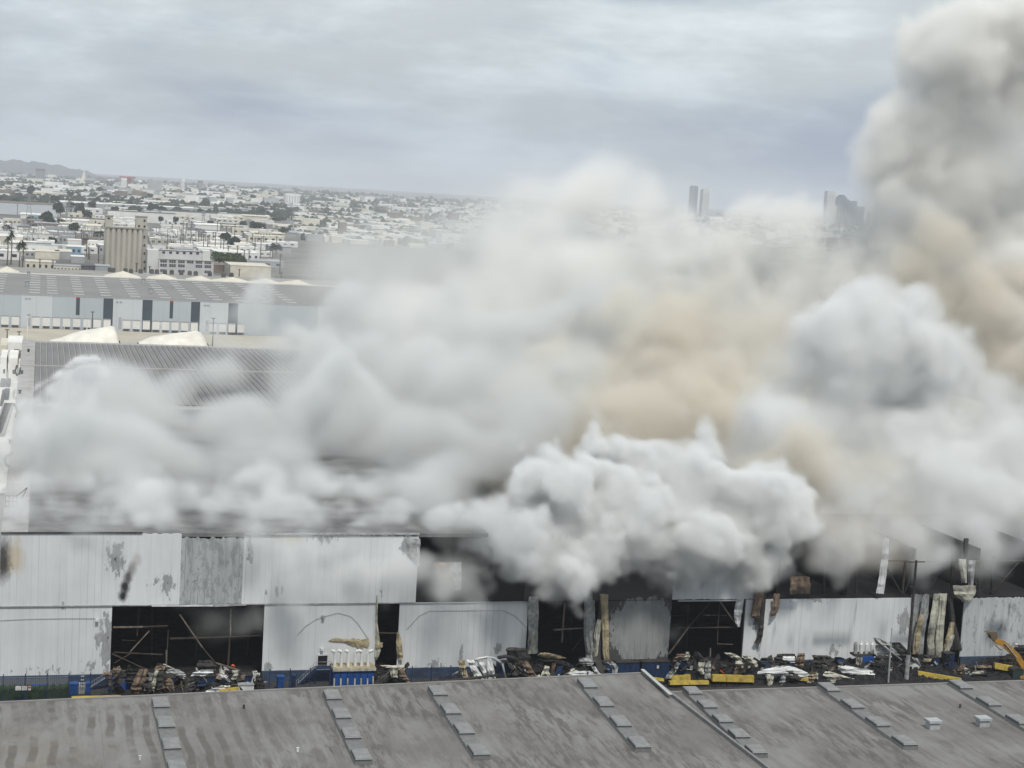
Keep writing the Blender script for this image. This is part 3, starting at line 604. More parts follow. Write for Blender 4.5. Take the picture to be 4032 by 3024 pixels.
# steel switch cabinet with louvres
a = onY(308, 2742, 257.5); c = onY(336, 2692, 257.5); t = thing('utility_cabinet', (a.x, 257.5, 0), 'grey louvred utility cabinet between two blue bins', 'cabinet'); b = MB(t.location); b.box(a.x, c.x, 257.5, 258.3, 0, c.z, M_GRYS); b.build('body', t)
b = MB(t.location)
for q in range(5): b.box(a.x+.3, c.x-.2, 257.4, 257.49, 1.0+q*.55, 1.2+q*.55, M_ALU)
b.build('louvre', t)
# ------------------------------------------------------------------ cooling unit with six flues
YC = 257.5
a = onY(1312, 2712, YC); c = onY(1475, 2632, YC)
CU_ = thing('cooling_unit', (a.x, YC, 0), 'bright blue cooling unit topped by a row of white elbow pipes', 'cooling unit')
b = MB(CU_.location); b.box(a.x, c.x, YC, YC+3, 0, c.z-.3, M_BLUE)
for q in range(7): xx = a.x+(c.x-a.x)*q/6; b.box(xx-.06, xx+.06, YC-.08, YC-.002, 0, c.z-.3, M_BLUED)
b.build('body', CU_); b = MB(CU_.location); b.box(a.x-.2, c.x+.2, YC-.3, YC+3.2, c.z-.3, c.z+.15, M_CRM, top=M_TAN); b.build('deck', CU_)
for i, x in enumerate((1317, 1343, 1370, 1398, 1423, 1448)):
    p0 = onY(x, 2628, YC+1); p1 = onY(x+2, 2570, YC+1); b = MB(CU_.location)
    lr = random.Random(i+2).choice((-1, 1)); rr_ = .26
    b.tube([p0, p1, p1+Vector((lr*.15, -.1, .25)), p1+Vector((lr*.7, -.25, .45))], [rr_, rr_, rr_, rr_], M_PIPE, 10); b.build('flue_pipe', CU_)
    q0 = onY(x-2, 2704, YC-.8); q1 = onY(x-1, 2672, YC-.8); b = MB(CU_.location); b.bar(q0, q1, .22, M_CRM); b.build('bollard_post', CU_)
for i, x in enumerate((1470, 1493)):
    q0 = onY(x-2, 2702, YC-.8); q1 = onY(x-1, 2664, YC-.8); b = MB(q0); b.bar(q0, q1, .2, M_CRM); tag(b.build('bollard'), 'thin pale post right of the blue cooling unit', 'bollard', 'pale posts beside the cooling unit')
# four tanks on the burnt unit at right
YT = 258.5
a = onY(3362, 2640, YT); c = onY(3450, 2578, YT); TU = thing('tank_stand', (a.x, YT, 0), 'burnt blue stand carrying a short row of pale cylinders', 'tank stand')
b = MB(TU.location); b.box(a.x, c.x, YT, YT+2, c.z-.3, c.z, M_STEEL); b.build('deck', TU); bb = onY(3388, 2640, YT-.3); bc = onY(3442, 2586, YT-.3); b = MB(TU.location); b.box(bb.x, bc.x, YT-.3, YT+1.2, 0, bc.z, M_BLUE); b.build('cabinet', TU)
for x in (3366, 3388, 3410, 3432):
    p0 = onY(x+2, 2572, YT+.8); p1 = onY(x+3, 2536, YT+.8); b = MB(TU.location); b.tube([p0, p1, p1+Vector((0, 0, .25)), p1+Vector((0, 0, .35))], [.34, .34, .2, .28], M_PIPE if x > 3370 else M_GRYS, 12); b.build('cylinder', TU)
for (x) in (3370, 3382): strip('panel', [(2590, x, x+16), (2640, x+1, x+15)], YT-.5, M_CRM, None, .2, lab='pale bent panel leaning on the burnt tank stand, %s' % ('outer one' if x < 3375 else 'one touching the blue cabinet'), cat='metal panel')

# ------------------------------------------------------------------ rubble mounds
def mound(x0, x1, prof, lab, seed, y0=250.5, y1=261.4):
    rr = random.Random(seed); A = onY(x0, 2690, 256).x; B_ = onY(x1, 2690, 256).x; nx = int((B_-A)/.35); ny = 26; P = []
    ph = [rr.uniform(0, 6) for _ in range(8)]
    for i in range(nx+1):
        x = A+(B_-A)*i/nx; t = i/nx; hh = np.interp(t, [p[0] for p in prof], [p[1] for p in prof]); row = []
        for j in range(ny+1):
            s_ = j/ny; y = y0+(y1-y0)*s_; e = min(1, 4*t, 4*(1-t))
            z = hh*math.sin(min(1, s_*1.5+.02)*math.pi*.5)**1.3*e*(.75+.25*math.sin(x*.9+ph[0])*math.sin(y*.8+ph[1]))
            z += rr.uniform(-.4, .4)*min(1, z+.2)+.03
            row.append((x+rr.uniform(-.12, .12), y+rr.uniform(-.12, .12), max(.02, z)))
        P.append(row)
    b = MB((A, y0, 0)); b.grid(P, M_RUB); b.f = [f[::-1] for f in b.f]; o = b.build('rubble'); tag(o, lab, 'rubble', None, 'stuff')
mound(430, 1055, [(0, 1.2), (.2, 2.2), (.5, 1.8), (.8, 2.2), (1, 1.0)], 'dark heap of charred rubble below the wide burnt opening', 1)
mound(1470, 1640, [(0, 2), (.5, 2.6), (1, 1)], 'dark rubble heap below the narrow doorway opening', 2)
mound(1760, 2420, [(0, 1.0), (.3, 2.0), (.6, 2.6), (.8, 2.0), (1, 1.0)], 'dark heap of rubble below the central collapsed bay', 3)
mound(2600, 3080, [(0, 1.4), (.3, 2.8), (.7, 2.6), (1, 2.0)], 'dark rubble heap with boards behind the yellow barriers', 4, 253)
mound(3050, 3900, [(0, 2.0), (.15, 2.6), (.35, 2.2), (.5, 2.6), (.7, 2.4), (.85, 1.8), (1, .8)], 'long dark rubble heap under the right wall', 5, 252)
mound(3850, 4250, [(0, 1.2), (.5, 2.6), (1, 3.0)], 'rubble heap at the right edge of the yard', 6, 252)
# ================================================================== loose sheets and boards in the rubble
def P3(x0, x1, pts): return pts
SH = [
 # (rows (y, xl, xr)), depth, material, curl, twist, label
 ([(2648, 406, 444), (2680, 418, 440), (2716, 436, 444)], 254.6, 'brown', .4, .5, 'brown pointed scorched sheet leaning at the left end of the wide opening'),
 ([(2626, 445, 475), (2650, 445, 468), (2665, 440, 452)], 255.2, 'brown', .3, .5, 'brown curled sheet standing behind the leftmost pointed sheet'),
 ([(2635, 548, 582), (2680, 525, 572), (2715, 515, 555), (2735, 525, 545)], 254.2, 'brown', .6, .8, 'large brown crumpled sheet left of the white torn strip'),
 ([(2640, 490, 560), (2665, 500, 545), (2690, 495, 530)], 256, 'black', .4, .3, 'black charred sheet behind the large brown crumpled sheet'),
 ([(2612, 618, 636), (2632, 610, 650), (2650, 608, 632)], 255, 'brown', .3, .3, 'brown peaked scrap on top of the rubble left of centre'),
 ([(2636, 612, 628), (2660, 605, 620), (2700, 596, 612), (2722, 590, 606)], 253.8, 'cream', .3, .6, 'narrow pale torn strip standing between two dark sheets'),
 ([(2645, 620, 645), (2690, 612, 646), (2730, 612, 630)], 254.0, 'black', .5, .5, 'dark rolled sheet right of the narrow pale torn strip'),
 ([(2650, 585, 606), (2680, 586, 600), (2700, 590, 598)], 254.4, 'grey', .4, .4, 'small grey curved sheet left of the narrow pale torn strip'),
 ([(2665, 645, 672), (2690, 650, 684), (2715, 665, 686)], 254.2, 'brown', .4, .5, 'brown cracked plate leaning below the mottled silver sheet'),
 ([(2635, 660, 700), (2650, 655, 728), (2662, 690, 732), (2672, 712, 728)], 254.6, 'grey', .4, .6, 'mottled silver grey sheet lying high in the rubble'),
 ([(2614, 640, 650), (2624, 642, 668), (2634, 660, 690)], 255.4, 'cream', .1, .3, 'thin pale sliver sticking out left above the mottled sheet'),
 ([(2638, 790, 842), (2650, 758, 838), (2662, 750, 800)], 254.6, 'white', .4, .5, 'white winged sheet lying flat on the heap below the wide opening'),
 ([(2628, 770, 775), (2646, 773, 782)], 254.4, 'white', .1, .1, 'tiny white upright sliver above the white winged sheet'),
 ([(2624, 866, 872), (2650, 868, 880), (2665, 880, 900)], 254.6, 'white', .2, .4, 'white upright curled sliver in the tangle right of centre'),
 ([(2626, 880, 888), (2640, 886, 905)], 254.8, 'white', .2, .2, 'small white bent scrap behind the curled white sliver'),
 ([(2640, 912, 938), (2655, 920, 938), (2675, 908, 930)], 254.4, 'cream', .4, .6, 'pale folded sheet drooping over the blue fence remains'),
 ([(2655, 852, 880), (2668, 875, 898), (2684, 895, 910)], 254.2, 'white', .2, .4, 'thin white twisted strip crossing the blue fence remains'),
 ([(2640, 1000, 1012), (2650, 1000, 1014)], 254.6, 'white', .1, .2, 'tiny white scrap at the right end of the wide opening'),
 ([(2650, 1012, 1024), (2668, 1006, 1022), (2684, 1000, 1012)], 254.0, 'cream', .3, .4, 'pale pointed sheet at the right end of the wide opening'),
 ([(2664, 1008, 1032), (2690, 1006, 1040), (2716, 1012, 1042)], 253.8, 'black', .4, .3, 'dark square sheet below the pale pointed one'),
 ([(2700, 868, 905), (2716, 820, 900), (2731, 790, 860)], 253.6, 'white', .15, .3, 'long white flat board lying along the near roof edge'),
 ([(2618, 505, 512), (2640, 500, 520)], 255.6, 'black', .2, .2, 'black scrap standing behind the large brown sheet'),
 ([(2690, 560, 600), (2715, 570, 606), (2735, 590, 610)], 253.9, 'black', .4, .4, 'black crumpled sheet right of the large brown sheet'),
 ([(2655, 695, 760), (2680, 720, 770), (2700, 730, 775)], 256.2, 'black', .4, .2, 'black bowed sheet below the mottled silver sheet'),
 ([(2600, 780, 830), (2620, 776, 850), (2640, 790, 850)], 257.2, 'black', .4, .2, 'broad black hump of sheet behind the white winged sheet'),
 # near the narrow opening and the central heap
 ([(2620, 1500, 1590), (2632, 1530, 1596), (2640, 1560, 1590)], 255.0, 'cream', .3, .6, 'pale tilted sheet lying at the foot of the narrow opening'),
 ([(2632, 1536, 1568), (2660, 1538, 1566), (2672, 1545, 1566)], 254.4, 'cream', .5, .2, 'cream draped sheet hanging beneath the pale tilted one'),
 ([(2635, 1570, 1588), (2665, 1572, 1606), (2685, 1598, 1616), (2697, 1600, 1620)], 254.2, 'brown', .4, .4, 'dark brown sheet with pale edge right of the cream draped one'),
 ([(2600, 1802, 1830), (2640, 1810, 1838), (2672, 1824, 1846), (2690, 1832, 1840)], 254.4, 'tan', .4, .3, 'yellowish peeled sheet left of the row of curved white panels'),
 ([(2598, 1838, 1864), (2640, 1858, 1886), (2686, 1874, 1912)], 254.5, 'white', .6, .2, 'leftmost long curved white panel on the collapsed frame'),
 ([(2596, 1874, 1904), (2640, 1894, 1918), (2682, 1912, 1918)], 254.9, 'white', .6, .2, 'middle long curved white panel on the collapsed frame'),
 ([(2592, 1914, 1934), (2640, 1918, 1948), (2684, 1922, 1954)], 254.6, 'white', .6, .2, 'right long curved white panel on the collapsed frame'),
 ([(2605, 2052, 2080), (2650, 2075, 2105), (2678, 2090, 2128)], 254.4, 'brown', .3, .2, 'flat brown board leaning diagonally against the central heap'),
 ([(2570, 2130, 2160), (2580, 2118, 2200), (2592, 2140, 2230)], 256, 'tan', .5, .3, 'tan curled sheet capping the central heap'),
 ([(2596, 2120, 2200), (2610, 2170, 2240), (2640, 2230, 2262)], 256.2, 'black', .5, .4, 'black sagging sheet below the tan curled cap'),
 ([(2632, 2140, 2160), (2660, 2144, 2166), (2676, 2130, 2160)], 254.4, 'cream', .3, .3, 'pale scrap low in the middle of the central heap'),
 ([(2610, 2176, 2190), (2640, 2168, 2182), (2672, 2164, 2176)], 254.8, 'brown', .2, .3, 'thin brown curved strip low in the central heap'),
 ([(2590, 2276, 2320), (2610, 2282, 2340), (2624, 2300, 2330)], 255.8, 'grey', .5, .5, 'grey crumpled sheet right of the central heap top'),
 ([(2642, 2250, 2325), (2656, 2220, 2345), (2670, 2205, 2350)], 254.2, 'white', .6, .2, 'large pale domed sheet at the near foot of the central heap'),
 ([(2626, 2330, 2344), (2650, 2345, 2362), (2672, 2358, 2385)], 254.0, 'white', .3, .4, 'narrow white bent strip leaning over the pale domed sheet'),
 ([(2606, 2390, 2420), (2630, 2410, 2434), (2660, 2412, 2430), (2672, 2420, 2434)], 254.0, 'grey', .4, .5, 'grey hooked sheet standing before the scorched wall'),
 ([(2550, 1995, 2070), (2590, 1990, 2090), (2620, 2000, 2060)], 257.2, 'black', .5, .3, 'black torn sheeting slumped beside the flat brown board'),
 # right hand heap
 ([(2575, 2665, 2710), (2590, 2660, 2715), (2604, 2650, 2690)], 256.6, 'brown', .4, .4, 'brown scorched sheet at the foot of the right opening'),
 ([(2566, 2700, 2712), (2580, 2698, 2718), (2602, 2680, 2708)], 256.2, 'cream', .3, .4, 'pale small scrap on top of the brown scorched sheet'),
 ([(2565, 2730, 2750), (2590, 2745, 2770), (2615, 2765, 2790)], 256.4, 'black', .4, .4, 'black curved sheet arching under the right opening'),
 ([(2610, 2665, 2680), (2640, 2640, 2665), (2672, 2616, 2640)], 254.4, 'grey', .2, .4, 'grey diagonal strip leaning over the first yellow barrier'),
 ([(2608, 2750, 2774), (2640, 2748, 2772), (2656, 2760, 2774)], 254.6, 'cream', .4, .2, 'cream crumpled sheet between the two large yellow barriers'),
 ([(2608, 2778, 2800), (2632, 2776, 2800), (2672, 2774, 2798)], 254.5, 'grey', .3, .2, 'grey sheet standing right of the cream crumpled one'),
 ([(2570, 2850, 2880), (2585, 2875, 2915), (2600, 2900, 2922)], 256.2, 'cream', .2, .4, 'long cream strip slanting under the right opening'),
 ([(2602, 2894, 2920), (2615, 2896, 2930), (2632, 2905, 2926)], 255.4, 'cream', .3, .3, 'cream pentagonal scrap behind the second large yellow barrier'),
 ([(2582, 2924, 2950), (2605, 2945, 2980), (2626, 2965, 2986)], 255.2, 'cream', .3, .3, 'cream tilted board next to the white clad wall'),
 ([(2602, 2990, 3050), (2590, 3000, 3030)], 256.6, 'black', .3, .3, 'black scrap at the foot of the white clad wall'),
 ([(2585, 3080, 3130), (2600, 3082, 3132), (2609, 3110, 3134)], 256.4, 'white', .3, .3, 'small white plate left of the brown leaning board'),
 ([(2572, 3145, 3170), (2600, 3135, 3168), (2626, 3128, 3162)], 256.0, 'brown', .3, .2, 'brown leaning board on the heap left of the tank stand'),
 ([(2575, 3060, 3130), (2590, 3050, 3140), (2610, 3050, 3080)], 257.6, 'black', .5, .3, 'black arched sheet behind the small white plate'),
 ([(2622, 3060, 3120), (2640, 2995, 3160), (2656, 2985, 3188), (2666, 3150, 3186)], 254.0, 'white', .9, .3, 'largest white bowed panel lying on the right heap'),
 ([(2655, 3016, 3050), (2690, 3020, 3042), (2712, 3020, 3040)], 253.4, 'cream', .4, .4, 'pale hanging scrap under the left end of the largest white panel'),
 ([(2646, 3082, 3090), (2680, 3070, 3094), (2705, 3064, 3084)], 253.3, 'grey', .4, .4, 'grey folded sheet below the middle of the largest white panel'),
 ([(2642, 3090, 3120), (2670, 3100, 3170), (2700, 3130, 3180)], 253.6, 'black', .5, .4, 'dark draped sheet under the right half of the largest white panel'),
 ([(2646, 3192, 3218), (2665, 3182, 3214), (2690, 3178, 3202)], 253.5, 'tan', .3, .2, 'tan foam board at the right end of the largest white panel'),
 ([(2650, 3208, 3222), (2680, 3212, 3222)], 253.8, 'cream', .3, .2, 'pale narrow board behind the tan foam board'),
 ([(2644, 3248, 3270), (2664, 3240, 3330), (2674, 3290, 3370)], 253.8, 'cream', .3, .4, 'pale greenish sheet sliding down toward the street lamp'),
 ([(2670, 3258, 3290), (2685, 3255, 3306), (2700, 3256, 3306)], 253.3, 'cream', .2, .2, 'cream square board propped near the roof edge'),
 ([(2622, 3302, 3340), (2640, 3304, 3436), (2652, 3330, 3444), (2667, 3420, 3445)], 254.4, 'white', .25, .2, 'long clean white slab tilted in front of the tank stand'),
 ([(2620, 3295, 3330), (2632, 3300, 3318)], 255.0, 'tan', .2, .2, 'tan scrap tucked at the left end of the long clean slab'),
 ([(2580, 3200, 3260), (2610, 3200, 3300), (2640, 3230, 3300)], 257.2, 'black', .6, .4, 'broad black crumpled sheet left of the tank stand'),
 ([(2588, 3288, 3320), (2610, 3286, 3330), (2624, 3290, 3326)], 257.6, 'blue', .5, .3, 'dark blue dented drum shaped sheet on the heap'),
 ([(2512, 3440, 3465), (2540, 3450, 3510), (2580, 3450, 3540)], 257.4, 'grey', .3, .4, 'grey fallen roof slab leaning right of the cylinders'),
 ([(2530, 3480, 3540), (2560, 3490, 3570), (2590, 3520, 3580)], 257.9, 'black', .3, .4, 'black sheet roofed lean-to beside the tall utility pole'),
 ([(2580, 3450, 3500), (2620, 3440, 3510), (2660, 3450, 3500)], 256.6, 'black', .5, .4, 'black tangle of sheeting under the grey fallen slab'),
 ([(2628, 3500, 3516), (2650, 3494, 3508)], 254.6, 'cream', .3, .3, 'pale curl of metal right of the street lamp post'),
 ([(2590, 3590, 3610), (2620, 3610, 3640), (2640, 3625, 3640)], 256.4, 'grey', .3, .3, 'grey blue tilted plate right of the tall utility pole'),
 ([(2594, 3638, 3668), (2606, 3636, 3664)], 256.2, 'tan', .3, .3, 'tan rounded scrap under the long vertical curled sheets'),
 ([(2570, 3584, 3620), (2578, 3588, 3622)], 257.8, 'tan', .2, .1, 'flat tan ledge board at the base of the curled sheets'),
 ([(2615, 3784, 3806), (2640, 3772, 3790), (2662, 3762, 3784)], 254.8, 'brown', .3, .3, 'brown board leaning right of the long yellow barrier'),
 ([(2620, 3846, 3900), (2632, 3848, 3912)], 256.0, 'brown', .2, .2, 'flat brown board lying left of the small yellow barrier'),
 ([(2642, 3800, 3880), (2656, 3800, 3886)], 255.2, 'cream', .2, .2, 'row of pale broken blocks lying left of the excavator'),
 ([(2540, 4000, 4040), (2560, 3990, 4060), (2580, 4000, 4060)], 258.4, 'black', .3, .3, 'black twisted sheet behind the excavator arm'),
 ([(2534, 3998, 4012), (2550, 3998, 4010)], 258.2, 'white', .1, .1, 'tiny white scrap above the excavator arm'),
 ([(2585, 3940, 3990), (2600, 3930, 4000), (2615, 3936, 3990)], 257.4, 'black', .4, .3, 'black crumpled sheet under the excavator arm'),
]
MM = {'brown': M_BRS, 'black': M_BLK, 'grey': M_GRYS, 'white': M_WHT, 'cream': M_CRM, 'tan': M_TAN, 'blue': M_BLUED}
for i, (rows_, Y_, mk, curl, tw, lab) in enumerate(SH):
    strip('metal_sheet', sorted(rows_), Y_, MM[mk], None, curl, .05, tw, i, lab, 'metal sheet', 'torn sheets in the rubble')
# random small scraps scattered over the heaps
rr = random.Random(21)
nk = {'blue': 'dark blue', 'cream': 'cream', 'brown': 'brown', 'black': 'charred black', 'grey': 'grey', 'white': 'pale'}
bays = [(450, 1030, 2648, 2725, 'the wide burnt opening'), (2000, 2400, 2600, 2668, 'the central collapsed bay'), (2640, 2990, 2590, 2650, 'the opening behind the yellow barriers'), (3000, 3360, 2600, 2700, 'the white wall at right'), (3400, 3780, 2600, 2690, 'the curled vertical sheets'), (1480, 1600, 2625, 2690, 'the narrow opening'), (3790, 3960, 2620, 2660, 'the peeling wall at far right')]
for (xa, xb, ya, yb, nm) in bays:
    cnt = int((xb-xa)/(9.5 if xa < 2900 else 7.2))
    for _ in range(cnt):
        x = rr.uniform(xa, xb); y = rr.uniform(ya, yb); t = (y-ya)/(yb-ya); Y_ = 257.6-3.6*t
        c = onY(x, y, Y_); sz = rr.uniform(.4, 1.5); k = rr.choice(('black', 'black', 'black', 'grey', 'brown', 'black', 'black', 'blue', 'cream', 'black'))
        b = MB(c); q = Euler((rr.uniform(-1.2, 1.2), rr.uniform(-1.2, 1.2), rr.uniform(0, 6))).to_matrix(); P = []
        cv = rr.uniform(-.6, .6)
        for u in range(4):
            P.append([c+q @ Vector(((u/3-.5)*2*sz, (v/2-.5)*sz*rr.uniform(.6, 1.1), cv*((u/3-.5)**2*2*sz)+rr.uniform(-.06, .06))) for v in range(3)])
        b.grid(P, MM[k], .04); o = b.build('metal_scrap'); tag(o, '%s twisted scrap in the rubble at %s' % (nk[k], nm), 'metal scrap', '%s scraps below %s' % (nk[k], nm))
# collapsed frame: tube arch, long pipe, thin post
def tubething(name, pts, Y_, r_, m, lab, cat, grp=None):
    P = [onY(x, y, Y_) for x, y in pts]; b = MB(P[0]); b.tube(P, r_, m, 8); return tag(b.build(name, smooth=True), lab, cat, grp)
tubething('bent_duct', [(1858, 2606), (1880, 2594), (1915, 2588), (1940, 2590), (1962, 2602), (1972, 2612)], 255.2, .25, M_ALU, 'bent grey duct arching over the curved white panels', 'duct')
tubething('bent_duct', [(1960, 2590), (1990, 2584), (2020, 2590), (2040, 2602)], 256.4, .3, M_BEAMB, 'dark bent duct right of the curved white panels', 'duct')
tubething('fallen_pole', [(1640, 2690), (1750, 2682), (1860, 2670), (1960, 2658)], 253.8, .22, M_BLK, 'long black fallen pole lying across the white panels', 'pole')
tubething('fallen_pole', [(1978, 2612), (1984, 2640), (1994, 2682)], 254.2, .16, M_GRYS, 'thin leaning grey post right of the curved white panels', 'pole')
tubething('fallen_pole', [(1782, 2660), (1822, 2634)], 254.8, .2, M_GRYS, 'short grey pipe lying left of the yellowish peeled sheet', 'pole')
tubething('fallen_pole', [(3448, 2516), (3500, 2560), (3550, 2600)], 257.0, .18, M_GRYS, 'slanting grey rafter fallen across the tangle near the street lamp', 'pole')
tubething('fallen_pole', [(3540, 2532), (3560, 2552), (3600, 2602), (3640, 2650)], 256.8, .2, M_BLK, 'black slanting rafter running down past the utility pole', 'pole')
tubething('fallen_pole', [(3382, 2702), (3440, 2700)], 252.6, .1, M_BLK, 'thin black rod lying on the yard near the street lamp', 'pole')
# blue fence remains and dark blue boxes behind the rubble
for (xa, xb, ya, yb, Y_, nm, lab, mt_) in [(468, 520, 2665, 2725, 256.8, 'damaged_container', 'blue battered container half hidden behind the left rubble', M_BLUE), (640, 745, 2668, 2715, 257.2, 'damaged_container', 'dark blue container under the mottled silver sheet', M_BLUED),
        (790, 900, 2662, 2712, 257.0, 'damaged_container', 'dark blue container under the white winged sheet', M_BLUED), (925, 1000, 2660, 2702, 257.2, 'damaged_container', 'dark blue container at the right of the wide opening', M_BLUED),
        (1960, 2060, 2610, 2680, 258.0, 'damaged_container', 'blackened container right of the curved white panels', M_BLUED), (2376, 2420, 2612, 2668, 257.6, 'damaged_container', 'blackened blue box behind the grey hooked sheet', M_BLUED),
        (2425, 2520, 2608, 2668, 258.0, 'damaged_container', 'long dark blue box under the scorched wall, left one', M_BLUED), (2524, 2640, 2606, 2664, 258.0, 'damaged_container', 'long dark blue box with a small white sticker', M_BLUED),
        (2660, 2740, 2600, 2655, 256.8, 'damaged_container', 'dark blue bin buried behind the yellow barriers', M_BLUED), (3720, 3760, 2575, 2640, 257.6, 'damaged_container', 'dark blue crate below the curled vertical sheets', M_BLUED), (3650, 3700, 2590, 2650, 257.2, 'damaged_container', 'dark blue crate buried under the tan scraps', M_BLUED)]:
    a = onY(xa, yb, Y_); c = onY(xb, ya, Y_); t = thing(nm, (a.x, Y_, 0), lab, 'container', 'dark blue containers caught in the rubble')
    b = MB(t.location); rr2 = random.Random(xa); tl = rr2.uniform(-.02, .02)
    b.box(a.x, c.x, Y_, Y_+1.6, 0, c.z, mt_, tl); 
    n = max(2, int((c.x-a.x)/.9))
    for q in range(n): xx = a.x+(c.x-a.x)*(q+.5)/n; b.box(xx-.06, xx+.06, Y_-.1, Y_-.003, .1, c.z-.15, mt_)
    b.build('body', t); b = MB(t.location); b.box(a.x-.05, c.x+.05, Y_-.14, Y_+1.65, c.z, c.z+.1, M_BLK); b.build('rim', t)
a = onY(2586, 2632, 257.85); b = MB(a); b.box(a.x, a.x+.36, 257.82, 257.88, a.z, a.z+.5, M_WHT); tag(b.build('sticker'), 'small white sticker on the long dark blue box', 'sticker')
a = onY(2716, 2630, 256.4); b = MB(a); b.box(a.x, a.x+.6, 256.3, 256.7, a.z-.3, a.z+.3, M_GRYS); tag(b.build('control_box'), 'small grey box on the buried dark blue bin', 'box')
tubething('red_rag', [(2836, 2640), (2842, 2646), (2850, 2650)], 254.4, .12, M_RED, 'bright red scrap in the rubble before the second yellow barrier', 'rag')
tubething('orange_rag', [(912, 2622), (918, 2618), (924, 2624), (920, 2628)], 256.6, .16, mat('orange', (.6, .14, .05)), 'small orange red lump in the rubble at right of the wide opening', 'rag')  # plain orange colour, no emission
# yellow barriers
def barrier(p, q, h, Y0, Y1, lab):
    A = onY(*p, Y0); B_ = onY(*q, Y1); t = thing('yellow_barrier', (A.x, A.y, A.z), lab, 'barrier', 'yellow barriers on the yard'); d = (B_-A).normalized(); s_ = Vector((-d.y, d.x, 0)).normalized()
    hv = Vector((0, 0, h)); b = MB(A); vs = [A-s_*.45, B_-s_*.45, B_+s_*.45, A+s_*.45, A-s_*.3+hv, B_-s_*.3+hv, B_+s_*.3+hv, A+s_*.3+hv]
    b.add(vs, [(0, 1, 5, 4), (1, 2, 6, 5), (2, 3, 7, 6), (3, 0, 4, 7), (4, 5, 6, 7)], M_YEL); b.build('body', t)
    b = MB(A); L_ = (B_-A).length; n = max(2, int(L_/2.4))
    for i in range(1, n): c = A.lerp(B_, i/n)-s_*.47; b.box(c.x-.05, c.x+.05, c.y-.02, c.y+.02, c.z+.05, c.z+h*.8, mat('barrier_seam', (.25, .19, .04)))
    b.build('seam', t)
barrier((2556, 2674), (2612, 2680), .35, 254.2, 254.0, 'thin yellow barrier end lying left of the larger ones')
barrier((2640, 2684), (2715, 2678), 1.0, 254.6, 254.6, 'back yellow barrier of the stacked pair below the right opening')
barrier((2634, 2694), (2788, 2692), .55, 253.6, 253.6, 'front long yellow barrier of the stacked pair')
barrier((2802, 2680), (2965, 2684), 1.05, 253.6, 253.4, 'clean straight yellow barrier left of the pale hanging scrap')
barrier((3612, 2665), (3782, 2694), 1.05, 254.4, 252.8, 'long yellow barrier tilted down to the right near the last skylight row')
barrier((3914, 2630), (3992, 2644), .95, 255.4, 254.6, 'short yellow barrier beside the excavator arm')
barrier((3140, 2676), (3180, 2680), .45, 253.4, 253.2, 'yellow barrier end showing under the largest white panel')
barrier((862, 2726), (940, 2718), .5, 253.4, 253.4, 'low yellow barrier just above the near roof edge')
barrier((282, 2749), (476, 2744), .22, 253, 253, 'long faded yellow kerb lying along the near roof edge')
a = onY(938, 2720, 253.6); c = onY(1000, 2698, 253.6); t = thing('white_box', a, 'white boxy cabinet standing at the right end of the low yellow barrier', 'box'); b = MB(a); b.box(a.x, c.x, 253.6, 254.8, a.z-.3, c.z, M_WHT); b.build('body', t); b = MB(a); b.box(a.x-.05, c.x+.05, 253.5, 254.9, c.z, c.z+.08, M_GRYS); b.build('lid', t)
# ------------------------------------------------------------------ poles
def pole(base, top, Y_, r0_, r1_, m, lab, name='utility_pole', arms=(), sleeve=None):
    A = onY(*base, Y_); B_ = onY(*top, Y_); A.z = 0; t = thing(name, (A.x, Y_, 0), lab, 'pole', None)
    B_.x = A.x+(B_.x-A.x)*.35
    b = MB(t.location); b.tube([A, B_], [r0_, r1_], m, 10); b.build('mast', t)
    for (dz, w_) in arms: b = MB(t.location); c = B_-Vector((0, 0, dz)); b.bar(c-Vector((w_, 0, 0)), c+Vector((w_, 0, 0)), .16, m); b.build('crossarm', t)
    if sleeve: b = MB(t.location); b.tube([A+(B_-A)*sleeve[0], A+(B_-A)*sleeve[1]], [r0_+.1, r0_+.08], M_GRYS, 10); b.build('sleeve', t)
    return t, A, B_
pole((3568, 2680), (3606, 2206), 253.5, .3, .2, M_BLK, 'tall charred utility pole rising past the right wall', arms=((.3, 1.6), (4.6, .9)), sleeve=(.02, .22))
t, A, B_ = pole((3496, 2705), (3504, 2472), 252.5, .15, .09, M_ALU, 'slender grey street lamp with its arm reaching right', 'street_lamp')
t['category'] = 'street lamp'; b = MB(t.location); b.tube([B_, B_+Vector((.5, 0, .25)), B_+Vector((1.3, 0, .35)), B_+Vector((1.9, 0, .15))], .05, M_ALU, 6); b.build('arm', t); b = MB(t.location); c = B_+Vector((2.05, 0, .1)); b.box(c.x-.25, c.x+.3, c.y-.12, c.y+.12, c.z-.08, c.z+.06, M_GRYS); b.build('lamp_head', t)
